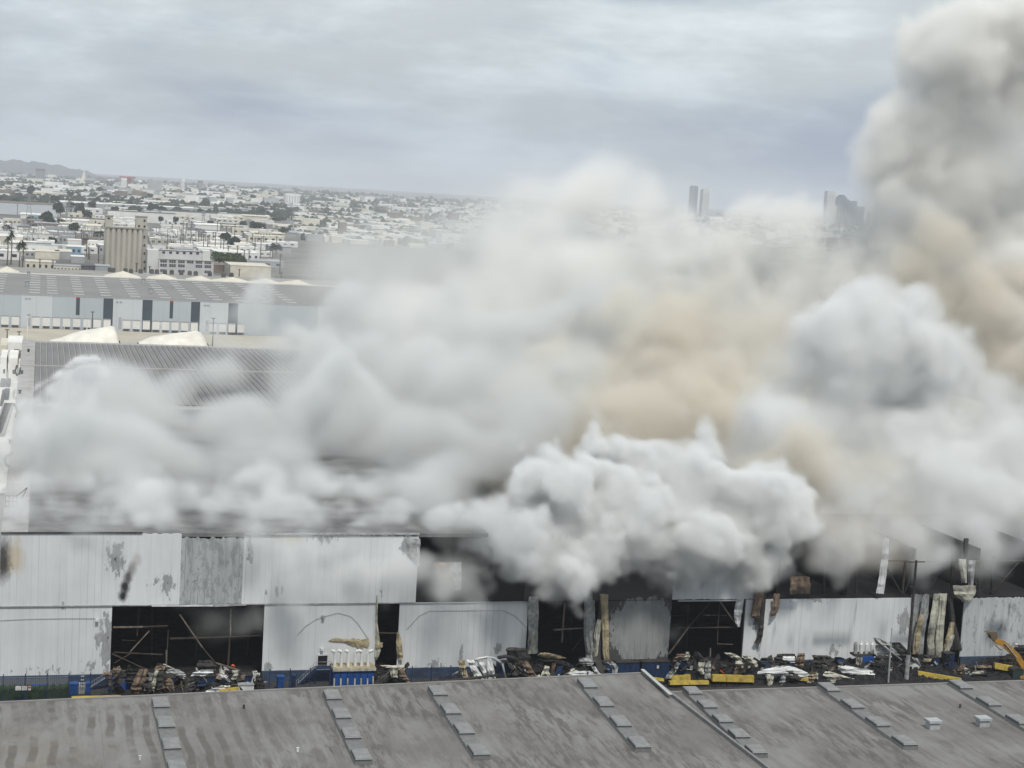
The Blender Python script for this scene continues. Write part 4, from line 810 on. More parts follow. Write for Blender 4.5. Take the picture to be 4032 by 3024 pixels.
# ------------------------------------------------------------------ excavator
YE = 254.5
def E_(x, y, Y_=YE): return onY(x, y, Y_)
cb_ = E_(4055, 2705); EX = thing('excavator', (cb_.x, YE, 0), 'yellow excavator with raised arm at the right edge of the yard', 'excavator')
def poly_prism(pts, Y0, Y1, m, name, parent):
    A = [onY(x, y, Y0) for x, y in pts]; B__ = [Vector((a.x, Y1, a.z)) for a in A]; k = len(A); b = MB(parent.location)
    b.add(A+B__, [tuple(range(k))[::-1], tuple(range(k, 2*k))]+[(i, (i+1) % k, (i+1) % k+k, i+k) for i in range(k)], m); return b.build(name, parent)
poly_prism([(3885, 2492), (3900, 2488), (3925, 2490), (3930, 2505), (3918, 2524), (3905, 2516), (3900, 2500)], 254.2, 255.3, mat('worn_bucket_steel', (.12, .09, .06), scale=2), 'bucket', EX)
poly_prism([(3906, 2502), (3926, 2498), (3930, 2516), (3960, 2526), (3975, 2540), (3962, 2552), (3930, 2540), (3912, 2524)], 254.4, 254.9, M_CAT, 'stick', EX)
poly_prism([(3952, 2528), (3985, 2548), (4015, 2576), (4036, 2610), (4070, 2680), (4050, 2690), (4018, 2622), (3994, 2588), (3960, 2556)], 254.35, 254.95, M_CAT, 'boom', EX)
b = MB(EX.location); b.tube([E_(3958, 2534, 254.2), E_(4004, 2590, 254.2)], .09, M_ALU, 8); b.tube([E_(3920, 2540, 254.2), E_(3935, 2556, 254.2), E_(3944, 2560, 254.2)], .08, M_BLK, 8); b.build('hydraulic_ram', EX)
poly_prism([(3990, 2640), (4010, 2634), (4030, 2640), (4034, 2682), (4012, 2690), (3988, 2672)], 253.0, 254.3, M_GLS, 'cab', EX)
poly_prism([(3988, 2636), (4012, 2630), (4034, 2637), (4034, 2641), (4012, 2635), (3990, 2641)], 252.9, 254.4, M_BLK, 'cab_roof', EX)
poly_prism([(4008, 2692), (4020, 2664), (4060, 2652), (4120, 2650), (4120, 2690), (4040, 2700)], 252.8, 255.6, M_CAT, 'body', EX)
poly_prism([(3960, 2684), (3975, 2678), (4110, 2692), (4110, 2712), (3990, 2706)], 252.2, 252.9, M_BLK, 'track', EX)
poly_prism([(3970, 2676), (3985, 2672), (4110, 2682), (4110, 2700), (3990, 2696)], 255.6, 256.3, M_BLK, 'track', EX)
# ================================================================== left yard next to the warehouse
M_BW = mat('bright_white_roof', (.74, .735, .71), rough=.7, scale=.15, col2=(.55, .54, .51), detail=8)
M_BW2 = mat('white_wall', (.66, .66, .64), rough=.7, scale=.1, col2=(.55, .55, .53))
M_CREAM = mat('cream_roof', (.62, .59, .50), rough=.8, scale=.15, col2=(.44, .41, .34), detail=8)
M_GW = mat('grey_wall', (.34, .35, .36), rough=.8, scale=.06, col2=(.27, .28, .29))
M_DG = mat('dark_grey', (.09, .09, .095), rough=.8, scale=.1, col2=(.05, .05, .055))
M_BR = mat('brown_roof', (.20, .16, .13), rough=.9, scale=.1, col2=(.11, .09, .075))
M_BLUER = mat('pale_blue_wall', (.22, .33, .42), rough=.7, scale=.1)
M_TREE = mat('tree_green', (.032, .046, .024), rough=.95, scale=.5, col2=(.014, .022, .012))
M_TREE2 = mat('tree_green_bright', (.07, .10, .03), rough=.95, scale=.8, col2=(.03, .05, .015))
M_WIN = mat('window_dark', (.03, .035, .04), rough=.3)
def bx_thing(name, x0, x1, y0, y1, z0, z1, mw, mr, lab, cat, grp=None, parapet=.5, wins=None):
    t = thing(name, (x0, y0, z0), lab, cat, grp); b = MB(t.location); b.box(x0, x1, y0, y1, z0, z1, mw); b.build('wall', t)
    b = MB(t.location); b.box(x0-.1, x1+.1, y0-.1, y1+.1, z1+.003, z1+.25, mr); b.build('roof', t)
    if wins:
        for (wx0, wx1, wz0, wz1) in wins: b = MB(t.location); b.box(wx0, wx1, y0-.12, y0-.004, wz0, wz1, M_WIN); b.build('window', t)
    return t
ZL = 17.0
t = bx_thing('adjoining_building', -90, XL-.4, 330, 560, 0, ZL, M_BW2, M_BW, 'low white roofed building along the left flank of the warehouse', 'building')
def onL(x, y): return onZ(x, y, ZL+.25)
for i, (xa, xb, ya, yb, h, mw, lab) in enumerate([(0, 27, 1395, 1358, 3, M_CREAM, 'cream box shed at the very left beside the warehouse'), (28, 88, 1395, 1360, 4, M_BW, 'white sign board box beside the warehouse corner'), (42, 85, 1408, 1385, 1.5, M_BR, 'brown flat roof patch between the white boxes'),
        (0, 25, 1490, 1445, 6, M_BW, 'left white block of the pair beside the parapet'), (33, 68, 1492, 1446, 6, M_BW, 'right white block of the pair beside the parapet'), (0, 22, 1432, 1412, 2, M_GRYS, 'grey machine housing at the picture edge'), (26, 44, 1430, 1410, 2.2, M_CREAM, 'pale air handler, left of its pair'), (50, 72, 1432, 1410, 2.2, M_CREAM, 'pale air handler, right of its pair'),
        (0, 20, 1524, 1498, 1, M_DG, 'dark roof hatch, upper left of its pair'), (22, 40, 1524, 1498, 1, M_DG, 'dark roof hatch, upper right of its pair'), (0, 12, 1600, 1535, 1, M_DG, 'long dark roof hatch at the picture edge'), (14, 34, 1575, 1535, 1, M_DG, 'long dark roof hatch beside the parapet')]):
    a = onL(xa, ya); c = onL(xb, ya); d = onL((xa+xb)/2, yb); dy_ = max(1.5, (d.y-a.y)*.8)
    t = thing('rooftop_unit', (a.x, a.y, ZL+.25), lab, 'rooftop unit', 'units on the adjoining roof'); b = MB(t.location); b.box(a.x, c.x, a.y, a.y+dy_, ZL+.25, ZL+.25+h, mw, top=M_BW if mw is M_BW else mw); b.build('housing', t)
    if h > 2: b = MB(t.location); b.box(a.x+(c.x-a.x)*.45, a.x+(c.x-a.x)*.8, a.y-.08, a.y-.003, ZL+.25+h*.25, ZL+.25+h*.45, M_DG); b.build('grille', t)
for (x0, y0, x1, y1) in [(-14, 1720, 30, 1600), (-2, 1720, 36, 1600)]:
    A = onL(x0, y0); B_ = onL(x1, y1); b = MB(A); b.bar(A+Vector((0, 0, .5)), B_+Vector((0, 0, .5)), 2.2, M_GRYS, .8); tag(b.build('roof_duct'), 'long grey duct slab on the adjoining roof, %s' % ('outer one' if x0 < -5 else 'one nearer the parapet'), 'duct', 'long ducts on the adjoining roof')
# pipe loops, rails and little vents on the parapet strip
for i, (pts) in enumerate([[(66, 1440), (60, 1462), (66, 1478), (76, 1470), (80, 1450)], [(55, 1590), (64, 1605), (70, 1622), (60, 1640)], [(44, 1788), (26, 1796), (18, 1812), (24, 1828), (34, 1836)]]):
    P = [onZ(x, y, ZT+.3) for x, y in pts]; b = MB(P[0]); b.tube(P, .22, M_BEAMB, 7); tag(b.build('pipe_loop', smooth=True), 'dark looped pipe at the warehouse parapet, %s' % ('upper one by the white blocks', 'middle one inside the spray', 'lowest one by the pale strip')[i], 'pipe', 'looped pipes at the parapet')
for i, (x, y) in enumerate([(112, 1386), (86, 1472), (78, 1550), (40, 1748), (50, 1796)]):
    c = onZ(x, y, ZT); b = MB(c); b.tube([c, c+Vector((0, 0, .7)), c+Vector((0, 0, .9))], [.3, .3, .5], M_BLK if i < 3 else M_GRYS, 8); tag(b.build('roof_fan'), 'small round vent on the pale strip of roof, %s' % ('topmost one', 'second from the top', 'third from the top', 'fourth from the top', 'lowest one')[i], 'roof vent', 'round vents on the pale strip')
RLs = thing('access_ladder', onZ(20, 1995, ZT), 'dark rail platform at the near left roof corner', 'railing'); b = MB(RLs.location)
c = RLs.location
for q in range(4): b.bar(c+Vector((q*.6, 0, 0)), c+Vector((q*.6, 0, 1.8)), .07, M_BEAMB)
for q in (0, .9, 1.8): b.bar(c+Vector((0, 0, q)), c+Vector((1.8, 0, q)), .07, M_BEAMB)
b.bar(c+Vector((1.8, 0, 1.8)), c+Vector((3.4, 1.5, 2.9)), .08, M_BEAMB); b.bar(c+Vector((2.6, 1, 1.2)), c+Vector((3.4, 1.5, 2.9)), .07, M_BEAMB); b.build('rail', RLs)
# ================================================================== white tensile tents and dock warehouse
def tent(px_rows, Y_, depth, lab):
    """barrel roof: crest line from photo points, falling to both sides"""
    P = []
    for (x, y) in px_rows:
        c = onY(x, y, Y_); row = []
        for j in range(9):
            a = math.pi*j/8; row.append((c.x, Y_-depth*math.cos(a), 15+max(.05, c.z-15)*math.sin(a)**.8))
        P.append(row)
    t = thing('tent_roof', (P[0][0][0], Y_, 0), lab, 'tent', 'white arched tent roofs'); b = MB(t.location); b.grid(P, mat('tent_membrane', (.68, .66, .59), rough=.7, scale=.25, col2=(.52, .50, .45), detail=8), .0); b.f = [f[::-1] for f in b.f]; b.build('membrane', t, True)
    e = P[-1]; b = MB(t.location); b.add([Vector(p) for p in e]+[Vector((e[0][0], e[0][1], 15)), Vector((e[-1][0], e[-1][1], 15))], [tuple(range(9))], MATS['tent_membrane']); b.build('end_gable', t)
    b = MB(t.location)
    for j in range(0, 5): p = Vector(e[j]); b.box(p.x+.05, p.x+.35, p.y-.4, p.y+.4, p.z-.4, p.z+.4, M_DG)
    b.build('lashing', t)
    b = MB(t.location); b.box(P[0][0][0], e[0][0], Y_-depth+.3, Y_+depth-.3, 0, 14.9, M_BW2); b.build('wall', t)
tent([(196, 1340), (240, 1330), (290, 1310), (340, 1298), (400, 1290), (440, 1283), (452, 1290), (462, 1316), (468, 1345)], 610, 9, 'left white arched tent roof between the dock warehouse and the fire')
tent([(545, 1348), (600, 1325), (660, 1315), (720, 1308), (775, 1302), (792, 1310), (806, 1330), (815, 1356)], 612, 9, 'right white arched tent roof vanishing into the smoke')
b = MB((0, 575, 0)); b.box(-60, 120, 562, 598, 0, 14, M_BW2, top=M_BW); t = thing('low_white_building', (0, 575, 0), 'low white flat building at the foot of the arched tents', 'building'); o = b.build('wall', t)
b = MB((0, 700, 0)); b.grid([[(-400, 560, .02), (-400, 849, .02)], [(400, 560, .02), (400, 849, .02)]], mat('sandy_yard', (.42, .39, .32), rough=.95, scale=.06, col2=(.33, .31, .26), detail=8)); b.f = [f[::-1] for f in b.f]; struct(b.build('dock_yard'))
# dock warehouse
YD = 850.0
DX = lambda zx: onZ(zx/1.8433, 500+(1440+zx*.045)/1.8433, 0).x*YD/onZ(zx/1.8433, 500+(1440+zx*.045)/1.8433, 0).y
M_DK1 = mat('dock_wall_light', (.46, .49, .52), rough=.7, scale=.03, col2=(.43, .46, .49)); M_DK2 = mat('dock_wall_blue', (.37, .41, .44), rough=.7, scale=.03, col2=(.34, .38, .41)); M_DKD = mat('dock_dark_panel', (.055, .075, .095), rough=.5, scale=.1)
M_DKR = mat('dock_roof', (.21, .205, .20), rough=.8, scale=.04, col2=(.17, .165, .16), detail=8)
HD = 16.0
DW = thing('dock_warehouse', (-40, YD, 0), 'long light grey dock warehouse with a row of loading doors', 'warehouse')
segs = [(-700, 152, 2), (152, 375, 1), (375, 745, 2), (815, 1028, 1), (1100, 1380, 2), (1445, 1650, 1), (1720, 2300, 2), (2300, 3200, 1)]
for (a, c, k) in segs: b = MB(DW.location); b.box(DX(a), DX(c), YD, YD+.5, 0, HD, M_DK1 if k == 1 else M_DK2); b.build('wall_panel', DW)
for (a, c) in ((745, 815), (1028, 1100), (1380, 1445), (1650, 1720)): b = MB(DW.location); b.box(DX(a)+.02, DX(c)-.02, YD-.08, YD+.5, 0, HD-.2, M_DKD); b.build('dark_panel', DW)
for (a, c) in ((547, 574), (1226, 1250)):
    b = MB(DW.location); b.box(DX(a), DX(c), YD-.1, YD-.004, HD*.45, HD-.6, M_DKD); b.build('window_strip', DW); b = MB(DW.location); b.box(DX(a), DX(c), YD-.12, YD-.006, HD-.58, HD-.1, M_RED); b.build('sign_strip', DW)
for (a, c) in ((195, 220), (858, 880), (1490, 1510)): b = MB(DW.location); b.box(DX(a), DX(c), YD-.06, YD-.004, 1, HD*.42, M_GW); b.build('vent_panel', DW)
b = MB(DW.location)
for i in range(60): xx = DX(-700)+7.6*i; b.box(xx-.05, xx+.05, YD-.03, YD-.002, 0, HD-.1, M_GW)
b.build('panel_joint', DW)
dr = [35-75*k for k in range(1, 8)]+[35, 110, 260, 335, 408, 482, 555, 630, 703, 775, 917, 988, 1060, 1130, 1200, 1268, 1338, 1408, 1545, 1612, 1680, 1745]
for a in dr:
    b = MB(DW.location); x = DX(a); b.box(x-1.75, x+1.75, YD-.2, YD-.02, 1.2, 5.6, M_BW2); d_ = b.build('dock_door', DW); b = MB(DW.location); b.box(x-1.55, x+1.55, YD-.6, YD-.22, .5, 1.15, M_DG); o = b.build('dock_leveller', DW)
    b = MB(DW.location); b.box(x-1.9, x+1.9, YD-.45, YD-.02, 5.62, 5.8, M_GW); b.build('door_hood', DW)
for a in (185, 210, 845, 872, 1480, 1503): b = MB(DW.location); x = DX(a); b.box(x-.5, x+.5, YD-.3, YD-.02, HD-1.8, HD-1.3, M_GW); b.build('vent', DW)
b = MB(DW.location); x0, x1 = DX(-700), DX(3200); b.add([(x0, YD, HD), (x1, YD, HD), (x1, 1000, HD+.8), (x0, 1000, HD+.8)], [(0, 1, 2, 3)], M_DKR); b.build('roof', DW)
b = MB(DW.location); b.bar((x0, 1000, HD+1), (x1, 1000, HD+1), 1.0, M_BW, .7); b.build('roof_edge', DW); b = MB(DW.location); b.bar((x0, YD+.2, HD+.1), (x1, YD+.2, HD+.1), .6, M_GW, .3); b.build('roof_edge', DW)
M_SKW = mat('roof_light_strip', (.42, .43, .42), rough=.4, scale=.5)
for zx in (45, 212, 372, 540, 710, 895, 1090, 1248, 1420, 1568, 1730, 1900):
    X0 = onZ(zx/1.8433+(0), 500+(1062+zx*.045)/1.8433, HD+.8).x
    X0 = {45: -19.6, 212: -2.0}.get(zx, X0)
    for k in range(8): yy = 862+k*17; hh = HD+.8*(yy-YD)/150; b = MB(DW.location); b.box(X0-2.6, X0+2.6, yy, yy+3.6, hh+.03, hh+.4, M_SKW); b.build('roof_light', DW)
for i, (zx, zy) in enumerate([(1040, 1118), (1092, 1190), (208, 1065), (196, 1138)]):
    c = onZ(zx/1.8433, 500+(zy+18)/1.8433, HD+.4); b = MB(c); b.tube([c, c+Vector((0, 0, 2.6))], .95, M_ALU, 8); b.box(c.x-1.1, c.x+1.1, c.y-1.1, c.y+1.1, c.z+2.6, c.z+3.1, M_GW); tag(b.build('roof_ventilator'), 'round ventilator on the grey dock warehouse roof, %s' % ('near the back edge', 'near the front middle', 'leftmost back one', 'leftmost front one')[i], 'ventilator', 'ventilators on the dock warehouse roof')
# light poles and dark poles in the dock yard
for i, (x, yb, yt, m, lab) in enumerate([(107, 1326, 1250, M_BW, 'tall white light pole before the left dock doors'), (342, 1290, 1262, M_BW, 'short white pole before the dock doors near the first dark panel'), (633, 1315, 1275, M_BW, 'white pole before the dock doors near the third dark panel'), (252, 1318, 1282, M_CREAM, 'small pale pole in the sandy yard'),
                              (363, 1290, 1230, M_DG, 'dark pole before the first dark panel'), (838, 1325, 1255, M_DG, 'dark pole with fittings before the right dock doors'), (28, 1325, 1300, M_DG, 'small dark antenna post in the sandy yard'), (75, 1325, 1308, M_DG, 'dark box post on the white yard wall')]):
    c = onZ(x, min(yb, 1300), 0) if yb > 1300 else onZ(x, yb, 0); Y_ = 790 if yb > 1300 else 835; A = onY(x, yb, Y_); B_ = onY(x, yt, Y_); A.z = max(0, A.z)
    A.z = 0; t = thing('light_pole', (A.x, Y_, 0), lab, 'pole'); b = MB(t.location); b.tube([A, Vector((A.x, Y_, B_.z))], [.28, .2], m, 6); b.build('mast', t); b = MB(t.location); b.box(A.x-.9, A.x+.9, Y_-.2, Y_+.2, B_.z, B_.z+.4, m); b.build('head', t)
# hip roofed halls behind the dock warehouse
bx_thing('long_shed', -120, 260, 1015, 1120, 0, 13, M_GW, mat('shed_roof', (.30, .29, .27), scale=.06, col2=(.20, .19, .18)), 'long grey flat roofed shed right behind the dock warehouse', 'shed')
M_HIP = mat('cream_hip_roof', (.60, .565, .47), rough=.8, scale=.2, col2=(.50, .47, .40))
for i, (zx, zy, wz) in enumerate([(50, 1010, 80), (895, 1045, 120), (1185, 1075, 100), (1455, 1090, 90), (1690, 1090, 130), (1935, 1105, 110), (2160, 1120, 110)]):
    Y_ = 1060; c = onY(zx/1.8433, 500+zy/1.8433, Y_); wx = wz/1.8433/F*1100; b = MB((c.x, Y_, 13)); z0 = 13.3; 
    b.add([(c.x-wx, Y_-16, z0), (c.x+wx, Y_-16, z0), (c.x+wx, Y_+16, z0), (c.x-wx, Y_+16, z0), (c.x, Y_, max(c.z, 16.5))], [(0, 1, 4), (1, 2, 4), (2, 3, 4), (3, 0, 4)], M_HIP)
    tag(b.build('tent_peak'), 'cream pyramid roof behind the dock warehouse, %s' % ('at the far left by the palms', 'leftmost of the close row', 'second of the close row', 'third of the close row', 'fourth and widest of the row', 'fifth, dimmed by smoke', 'last one lost in the smoke')[i], 'tent', 'cream pyramid roofs')
rr = random.Random(8)
for i, (zx, zy) in enumerate([(787, 1025), (822, 1045), (950, 1052), (1020, 1052), (898, 1030), (1098, 1050), (1130, 1048), (1187, 1050), (1240, 1055), (1312, 1060), (1372, 1062), (1418, 1066), (1520, 1070), (1622, 1080), (1680, 1080)]):
    c = onZ(zx/1.8433, 500+(zy+10)/1.8433, 13.3); c.y = min(max(c.y, 1018), 1112); b = MB(c); c2 = c; b.box(c2.x-1.3, c2.x+1.3, c2.y-1.2, c2.y+1.2, 13.3, 15.8, M_DG); b.box(c2.x-.9, c2.x+.9, c2.y-.8, c2.y+.8, 15.8, 16.3, M_BR)
    tag(b.build('roof_cooler'), 'small dark box cooler on the long shed roof', 'rooftop unit', 'dark coolers on the long shed roof')
# ================================================================== grain silo
YS = 1350.0
def Q(zx, zy, Y_=YS): return onY(zx/1.8433, 500+zy/1.8433, Y_)          # points of the enlarged left part
M_CON = mat('silo_concrete', (.42, .40, .345), rough=.9, scale=.12, stretch=(1, 1, .25), col2=(.33, .31, .265), detail=8)
M_CON2 = mat('silo_concrete_dark', (.35, .33, .285), rough=.9, scale=.2, col2=(.26, .245, .21))  # darker tone of the silo concrete for trims and stair tower
a = Q(757, 1060); c = Q(1062, 745); SI = thing('grain_silo', (a.x, YS, 0), 'tall beige fluted concrete grain silo in the mid distance', 'silo')
b = MB(SI.location); x0 = Q(757, 1000).x; x1 = Q(1030, 1000).x; zt = Q(900, 735).z; P = []; n = 84
for i in range(n+1):
    t = i/n; x = x0+(x1-x0)*t; ph = (t*7) % 1; yy = YS-2.4*math.sqrt(max(0, 1-(2*ph-1)**2)); P.append([(x, yy, 0), (x, yy, zt)])
b.grid(P, M_CON); b.f = [f[::-1] for f in b.f]; b.box(x0, x1, YS+.2, YS+26, 0, zt, M_CON); b.build('silo_body', SI, True)
b = MB(SI.location); b.box(x0-.6, x1+.3, YS-2.8, YS+26, zt, zt+1.0, M_CON2); b.build('cornice', SI)
zt2 = Q(900, 705).z; b = MB(SI.location); b.box(Q(762, 700).x, Q(980, 700).x, YS, YS+14, zt+1, zt2, M_BW2); b.build('head_house', SI)
b = MB(SI.location); rr = random.Random(5); 
for i in range(26): x = Q(785+i*5.4, 715).x; b.box(x, x+rr.uniform(.3, .9), YS-.06, YS-.004, zt+1.4+rr.uniform(0, .5), zt+2.2+rr.uniform(.4, 1.4), M_GW)
b.build('graffiti', SI)
for (xa, xb, zy, w) in ((762, 820, 645, [(780, 800, 657, 668)]), (986, 1068, 650, [(1042, 1056, 672, 688), (1042, 1056, 714, 730), (1002, 1016, 712, 726)])):
    b = MB(SI.location); zt3 = Q(xa, zy).z; b.box(Q(xa, 700).x, Q(xb, 700).x, YS-.4, YS+10, zt+1.0, zt3, M_CON); b.build('tower', SI); b = MB(SI.location); b.box(Q(xa, 700).x-.4, Q(xb, 700).x+.4, YS-.8, YS+10.4, zt3, zt3+.6, M_CON2); b.build('tower_roof', SI)
    for (wa, wb, wy0, wy1) in w: b = MB(SI.location); p = Q(wa, wy1); q = Q(wb, wy0); b.box(p.x, q.x, YS-.6, YS-.41, p.z, q.z, M_WIN); b.build('window', SI)
b = MB(SI.location); b.box(x1+.02, Q(1064, 1000).x, YS-.6, YS+24, 0, zt-.02, M_CON2); b.build('stair_tower', SI)
for zy in (790, 850, 908, 970, 1018): b = MB(SI.location); p = Q(1041, zy+18); q = Q(1055, zy); b.box(p.x, q.x, YS-.75, YS-.61, p.z, q.z, M_WIN); b.build('window', SI)
b = MB(SI.location); p = Q(1068, 790); q = Q(1110, 885); 
for o_ in (0, 2.2): b.bar((p.x, YS, p.z-o_), (q.x, YS, q.z-o_), .5, M_DG)
b.build('conveyor', SI)
# ================================================================== white office building
YO = 1330.0
a = Q(1068, 1075, YO); OB = thing('office_block', (a.x, YO, 0), 'dirty white concrete office block with rows of dark windows right of the silo', 'building')
M_OF = mat('dirty_white_concrete', (.50, .50, .50), rough=.85, scale=.1, col2=(.38, .38, .38), detail=8); M_OF2 = mat('white_render', (.58, .58, .57), rough=.85, scale=.08, col2=(.48, .48, .47))
def seg(name, za, zb, zt_, Y0, Y1, m): b = MB(OB.location); b.box(Q(za, 1000, YO).x, Q(zb, 1000, YO).x, Y0, Y1, 0, Q(za, zt_, YO).z, m); return b.build(name, OB)
seg('wing', 1068, 1148, 890, YO-.1, YO+30, M_OF2); seg('wall', 1149, 1548, 958, YO-3, YO+24, M_OF); seg('upper_storey', 1149, 1478, 895, YO+3, YO+24, M_OF); seg('stair_block', 1470, 1525, 900, YO+2, YO+26, M_OF2); 
b = MB(OB.location); z = Q(1149, 955, YO).z; b.bar((Q(1149, 1000, YO).x, YO-3.1, z), (Q(1550, 1000, YO).x, YO-3.1, z), .4, M_CON2, .5); b.build('cornice', OB)
b = MB(OB.location); z = Q(1149, 893, YO).z; b.bar((Q(1149, 1000, YO).x, YO+2.9, z), (Q(1478, 1000, YO).x, YO+2.9, z), .4, M_DG, .4); b.build('cornice', OB)
for r_, (zy0, zy1) in enumerate([(965, 982), (995, 1012), (1034, 1050)]):
    for c_, zx in enumerate([1163, 1228, 1293, 1357, 1420, 1484]):
        if (r_, c_) in ((1, 3), (2, 1), (2, 3), (2, 4)): continue
        k = .047*(zx-1163)*0+ (zx-1163)*.03
        p = Q(zx, zy1+k, YO-3); q = Q(zx+48, zy0+k, YO-3); b = MB(OB.location); b.box(p.x, q.x, YO-3.12, YO-3.004, p.z, q.z, M_WIN); wdw = b.build('window', OB)
        b = MB(OB.location)
        for q_ in (1/3, 2/3): xx = p.x+(q.x-p.x)*q_; b.box(xx-.08, xx+.08, YO-3.2, YO-3.125, p.z, q.z, M_OF)
        b.box(p.x, q.x, YO-3.2, YO-3.125, (p.z+q.z)/2-.06, (p.z+q.z)/2+.06, M_OF); b.build('window_bars', OB)
for zx in (1178, 1228, 1278, 1327, 1376, 1424): p = Q(zx, 917+(zx-1178)*.03, YO+3); b = MB(OB.location); b.box(p.x, p.x+2.1, YO+2.9, YO+2.996, p.z-.1, p.z+1.6, M_WIN); b.build('window', OB)
# ================================================================== trees
def leafball(b, c, r, m, n, rr, sq=.8):
    for _ in range(n):
        th = rr.uniform(0, 2*math.pi); ph = math.acos(rr.uniform(-.6, 1)); q = rr.uniform(.6, 1.05)
        p = Vector(c)+Vector((math.sin(ph)*math.cos(th)*r*q, math.sin(ph)*math.sin(th)*r*q, math.cos(ph)*r*q*sq)); s_ = r*rr.uniform(.14, .30)
        e = Euler((rr.uniform(0, 6), rr.uniform(0, 6), rr.uniform(0, 6))).to_matrix()
        b.add([p+e @ Vector(v)*s_ for v in ((-1, -.7, 0), (1, -.8, .2), (.9, .8, -.2), (-.8, .7, .3))], [(0, 1, 2, 3)], m)
def tree_proto(h, r, m, seed, lab, n=260):
    rr = random.Random(seed); t = thing('broadleaf_tree', (0, 0, 0), lab, 'tree'); b = MB(); b.tube([(0, 0, 0), (.1, 0, h*.55), (.2, .1, h*.8)], [r*.09, r*.06, r*.02], M_WOOD, 6); b.build('trunk', t)
    b = MB()
    for k in range(5): a_ = k*1.3+rr.random(); leafball(b, (math.cos(a_)*r*.45, math.sin(a_)*r*.45, h*.62+rr.uniform(-.1, .25)*h), r*.6, m, n//5, rr)
    b.build('crown', t); return t
TR = [tree_proto(9, 5.5, M_TREE, 1, ''), tree_proto(12, 5, M_TREE, 2, ''), tree_proto(8, 6, M_TREE2, 3, '')]
# green clump right of the office block
for i, (zx, zy, s_) in enumerate([(1590, 985, 1.0), (1625, 990, 1.15), (1660, 992, 1.1), (1700, 1000, 1.2), (1745, 1008, .95), (1575, 960, .9), (1650, 965, .85)]):
    c = onZ(zx/1.8433, 500+(zy+12)/1.8433, 0)
    lab = 'bright green bushy tree right of the white office block, %s' % ('first in the front row', 'second in the front row', 'third in the front row', 'fourth in the front row', 'rightmost and lowest of the clump', 'leftmost in the rear', 'right one in the rear')[i]
    if i == 0: o = TR[2]; o.location = c; o['label'] = lab; o['group'] = 'green trees beside the office block'; o.scale = (s_,)*3
    else: dup(TR[2], c, lab, 'green trees beside the office block', rr.uniform(0, 6), s_)
# palms
def palm(h, seed, x, y, lab):
    rr = random.Random(seed); c = onZ(x, y, 0); t = thing('palm_tree', c, lab, 'palm tree', 'palms at the left'); b = MB(c); b.tube([c, c+Vector((.4, 0, h*.6)), c+Vector((.1, 0, h))], [.55, .4, .35], M_WOOD, 7); b.build('trunk', t); b = MB(c); top = c+Vector((.1, 0, h))
    for k in range(44):
        a_ = rr.uniform(0, 6.28); el = rr.uniform(-1.3, 1.0); L_ = rr.uniform(3.6, 5.4); P = []
        for j in range(4): tt = j/3; rad = L_*tt*math.cos(el*(1-.3*tt)); z = L_*tt*math.sin(el)-1.6*tt*tt; side = Vector((-math.sin(a_), math.cos(a_), 0))*.7*(1-tt*.8); p = top+Vector((math.cos(a_)*rad, math.sin(a_)*rad, z)); P.append([p-side, p+side])
        b.grid(P, M_TREE2 if k % 2 else M_TREE)
    b.build('crown', t)
palm(21, 1, 28, 1045, 'tall fan palm nearest the left edge'); palm(25, 2, 43, 1043, 'tallest fan palm, second from the left edge'); palm(19, 3, 75, 1062, 'fan palm leaning in front of the cream roofs'); palm(20, 4, 88, 1062, 'fan palm, rightmost of the left cluster')
# ================================================================== pylons, poles
M_PYL = mat('pylon_steel', (.24, .24, .24), rough=.6)
def pylon(x, yb, yt, lab, wb=7.5):
    c = onZ(x, yb, 0); h = onY(x, yt, c.y).z; t = thing('power_pylon', c, lab, 'pylon', 'lattice pylons'); b = MB(c); n = 9; th = .5
    def w_(q): return wb*(1-q)**1.2+1.1
    for sx_, sy_ in ((-1, -1), (1, -1), (1, 1), (-1, 1)):
        for k in range(n):
            q0, q1 = k/n, (k+1)/n; w0, w1 = w_(q0)/2, w_(q1)/2
            b.bar(c+Vector((sx_*w0, sy_*w0, h*q0)), c+Vector((sx_*w1, sy_*w1, h*q1)), th, M_PYL)
            if sy_ < 0: b.bar(c+Vector((sx_*w0, sy_*w0, h*q0)), c+Vector((-sx_*w1, sy_*w1, h*q1)), th*.55, M_PYL)
    b.build('tower', t)
    for q in (.70, .82, .94): b = MB(c); L_ = wb*.75*(1.15-q*.35); b.bar(c+Vector((-L_, 0, h*q)), c+Vector((L_, 0, h*q)), th, M_PYL); b.bar(c+Vector((-L_, 0, h*q)), c+Vector((0, 0, h*(q+.05))), th*.6, M_PYL); b.bar(c+Vector((L_, 0, h*q)), c+Vector((0, 0, h*(q+.05))), th*.6, M_PYL); b.build('crossarm', t)
pylon(112, 906, 762, 'tall lattice pylon before the grey warehouse at the left', 9); pylon(268, 898, 790, 'slender lattice pylon left of the silo', 8); pylon(740, 983, 865, 'white lattice pylon standing behind the office block', 12); pylon(525, 868, 835, 'small faint pylon behind the white walled warehouse', 5)
pylon(768, 860, 800, 'faint lattice pylon above the white walled warehouse at right', 6); pylon(88, 905, 862, 'short lattice pylon beside the tall one', 6); pylon(800, 890, 830, 'small lattice pylon among the poles on the right', 5); pylon(20, 935, 890, 'small lattice pylon at the left edge', 5)
def upole():
    t = thing('utility_pole', (0, 0, 0), '', 'pole'); b = MB(); b.tube([(0, 0, 0), (0, 0, 14)], [.48, .36], M_WOOD, 5); b.build('mast', t); b = MB(); b.bar((-1.6, 0, 13.2), (1.6, 0, 13.2), .42, M_WOOD); b.bar((-1.2, 0, 12), (1.2, 0, 12), .24, M_WOOD); b.build('crossarm', t); return t
UP = upole(); first = True; rr = random.Random(77)
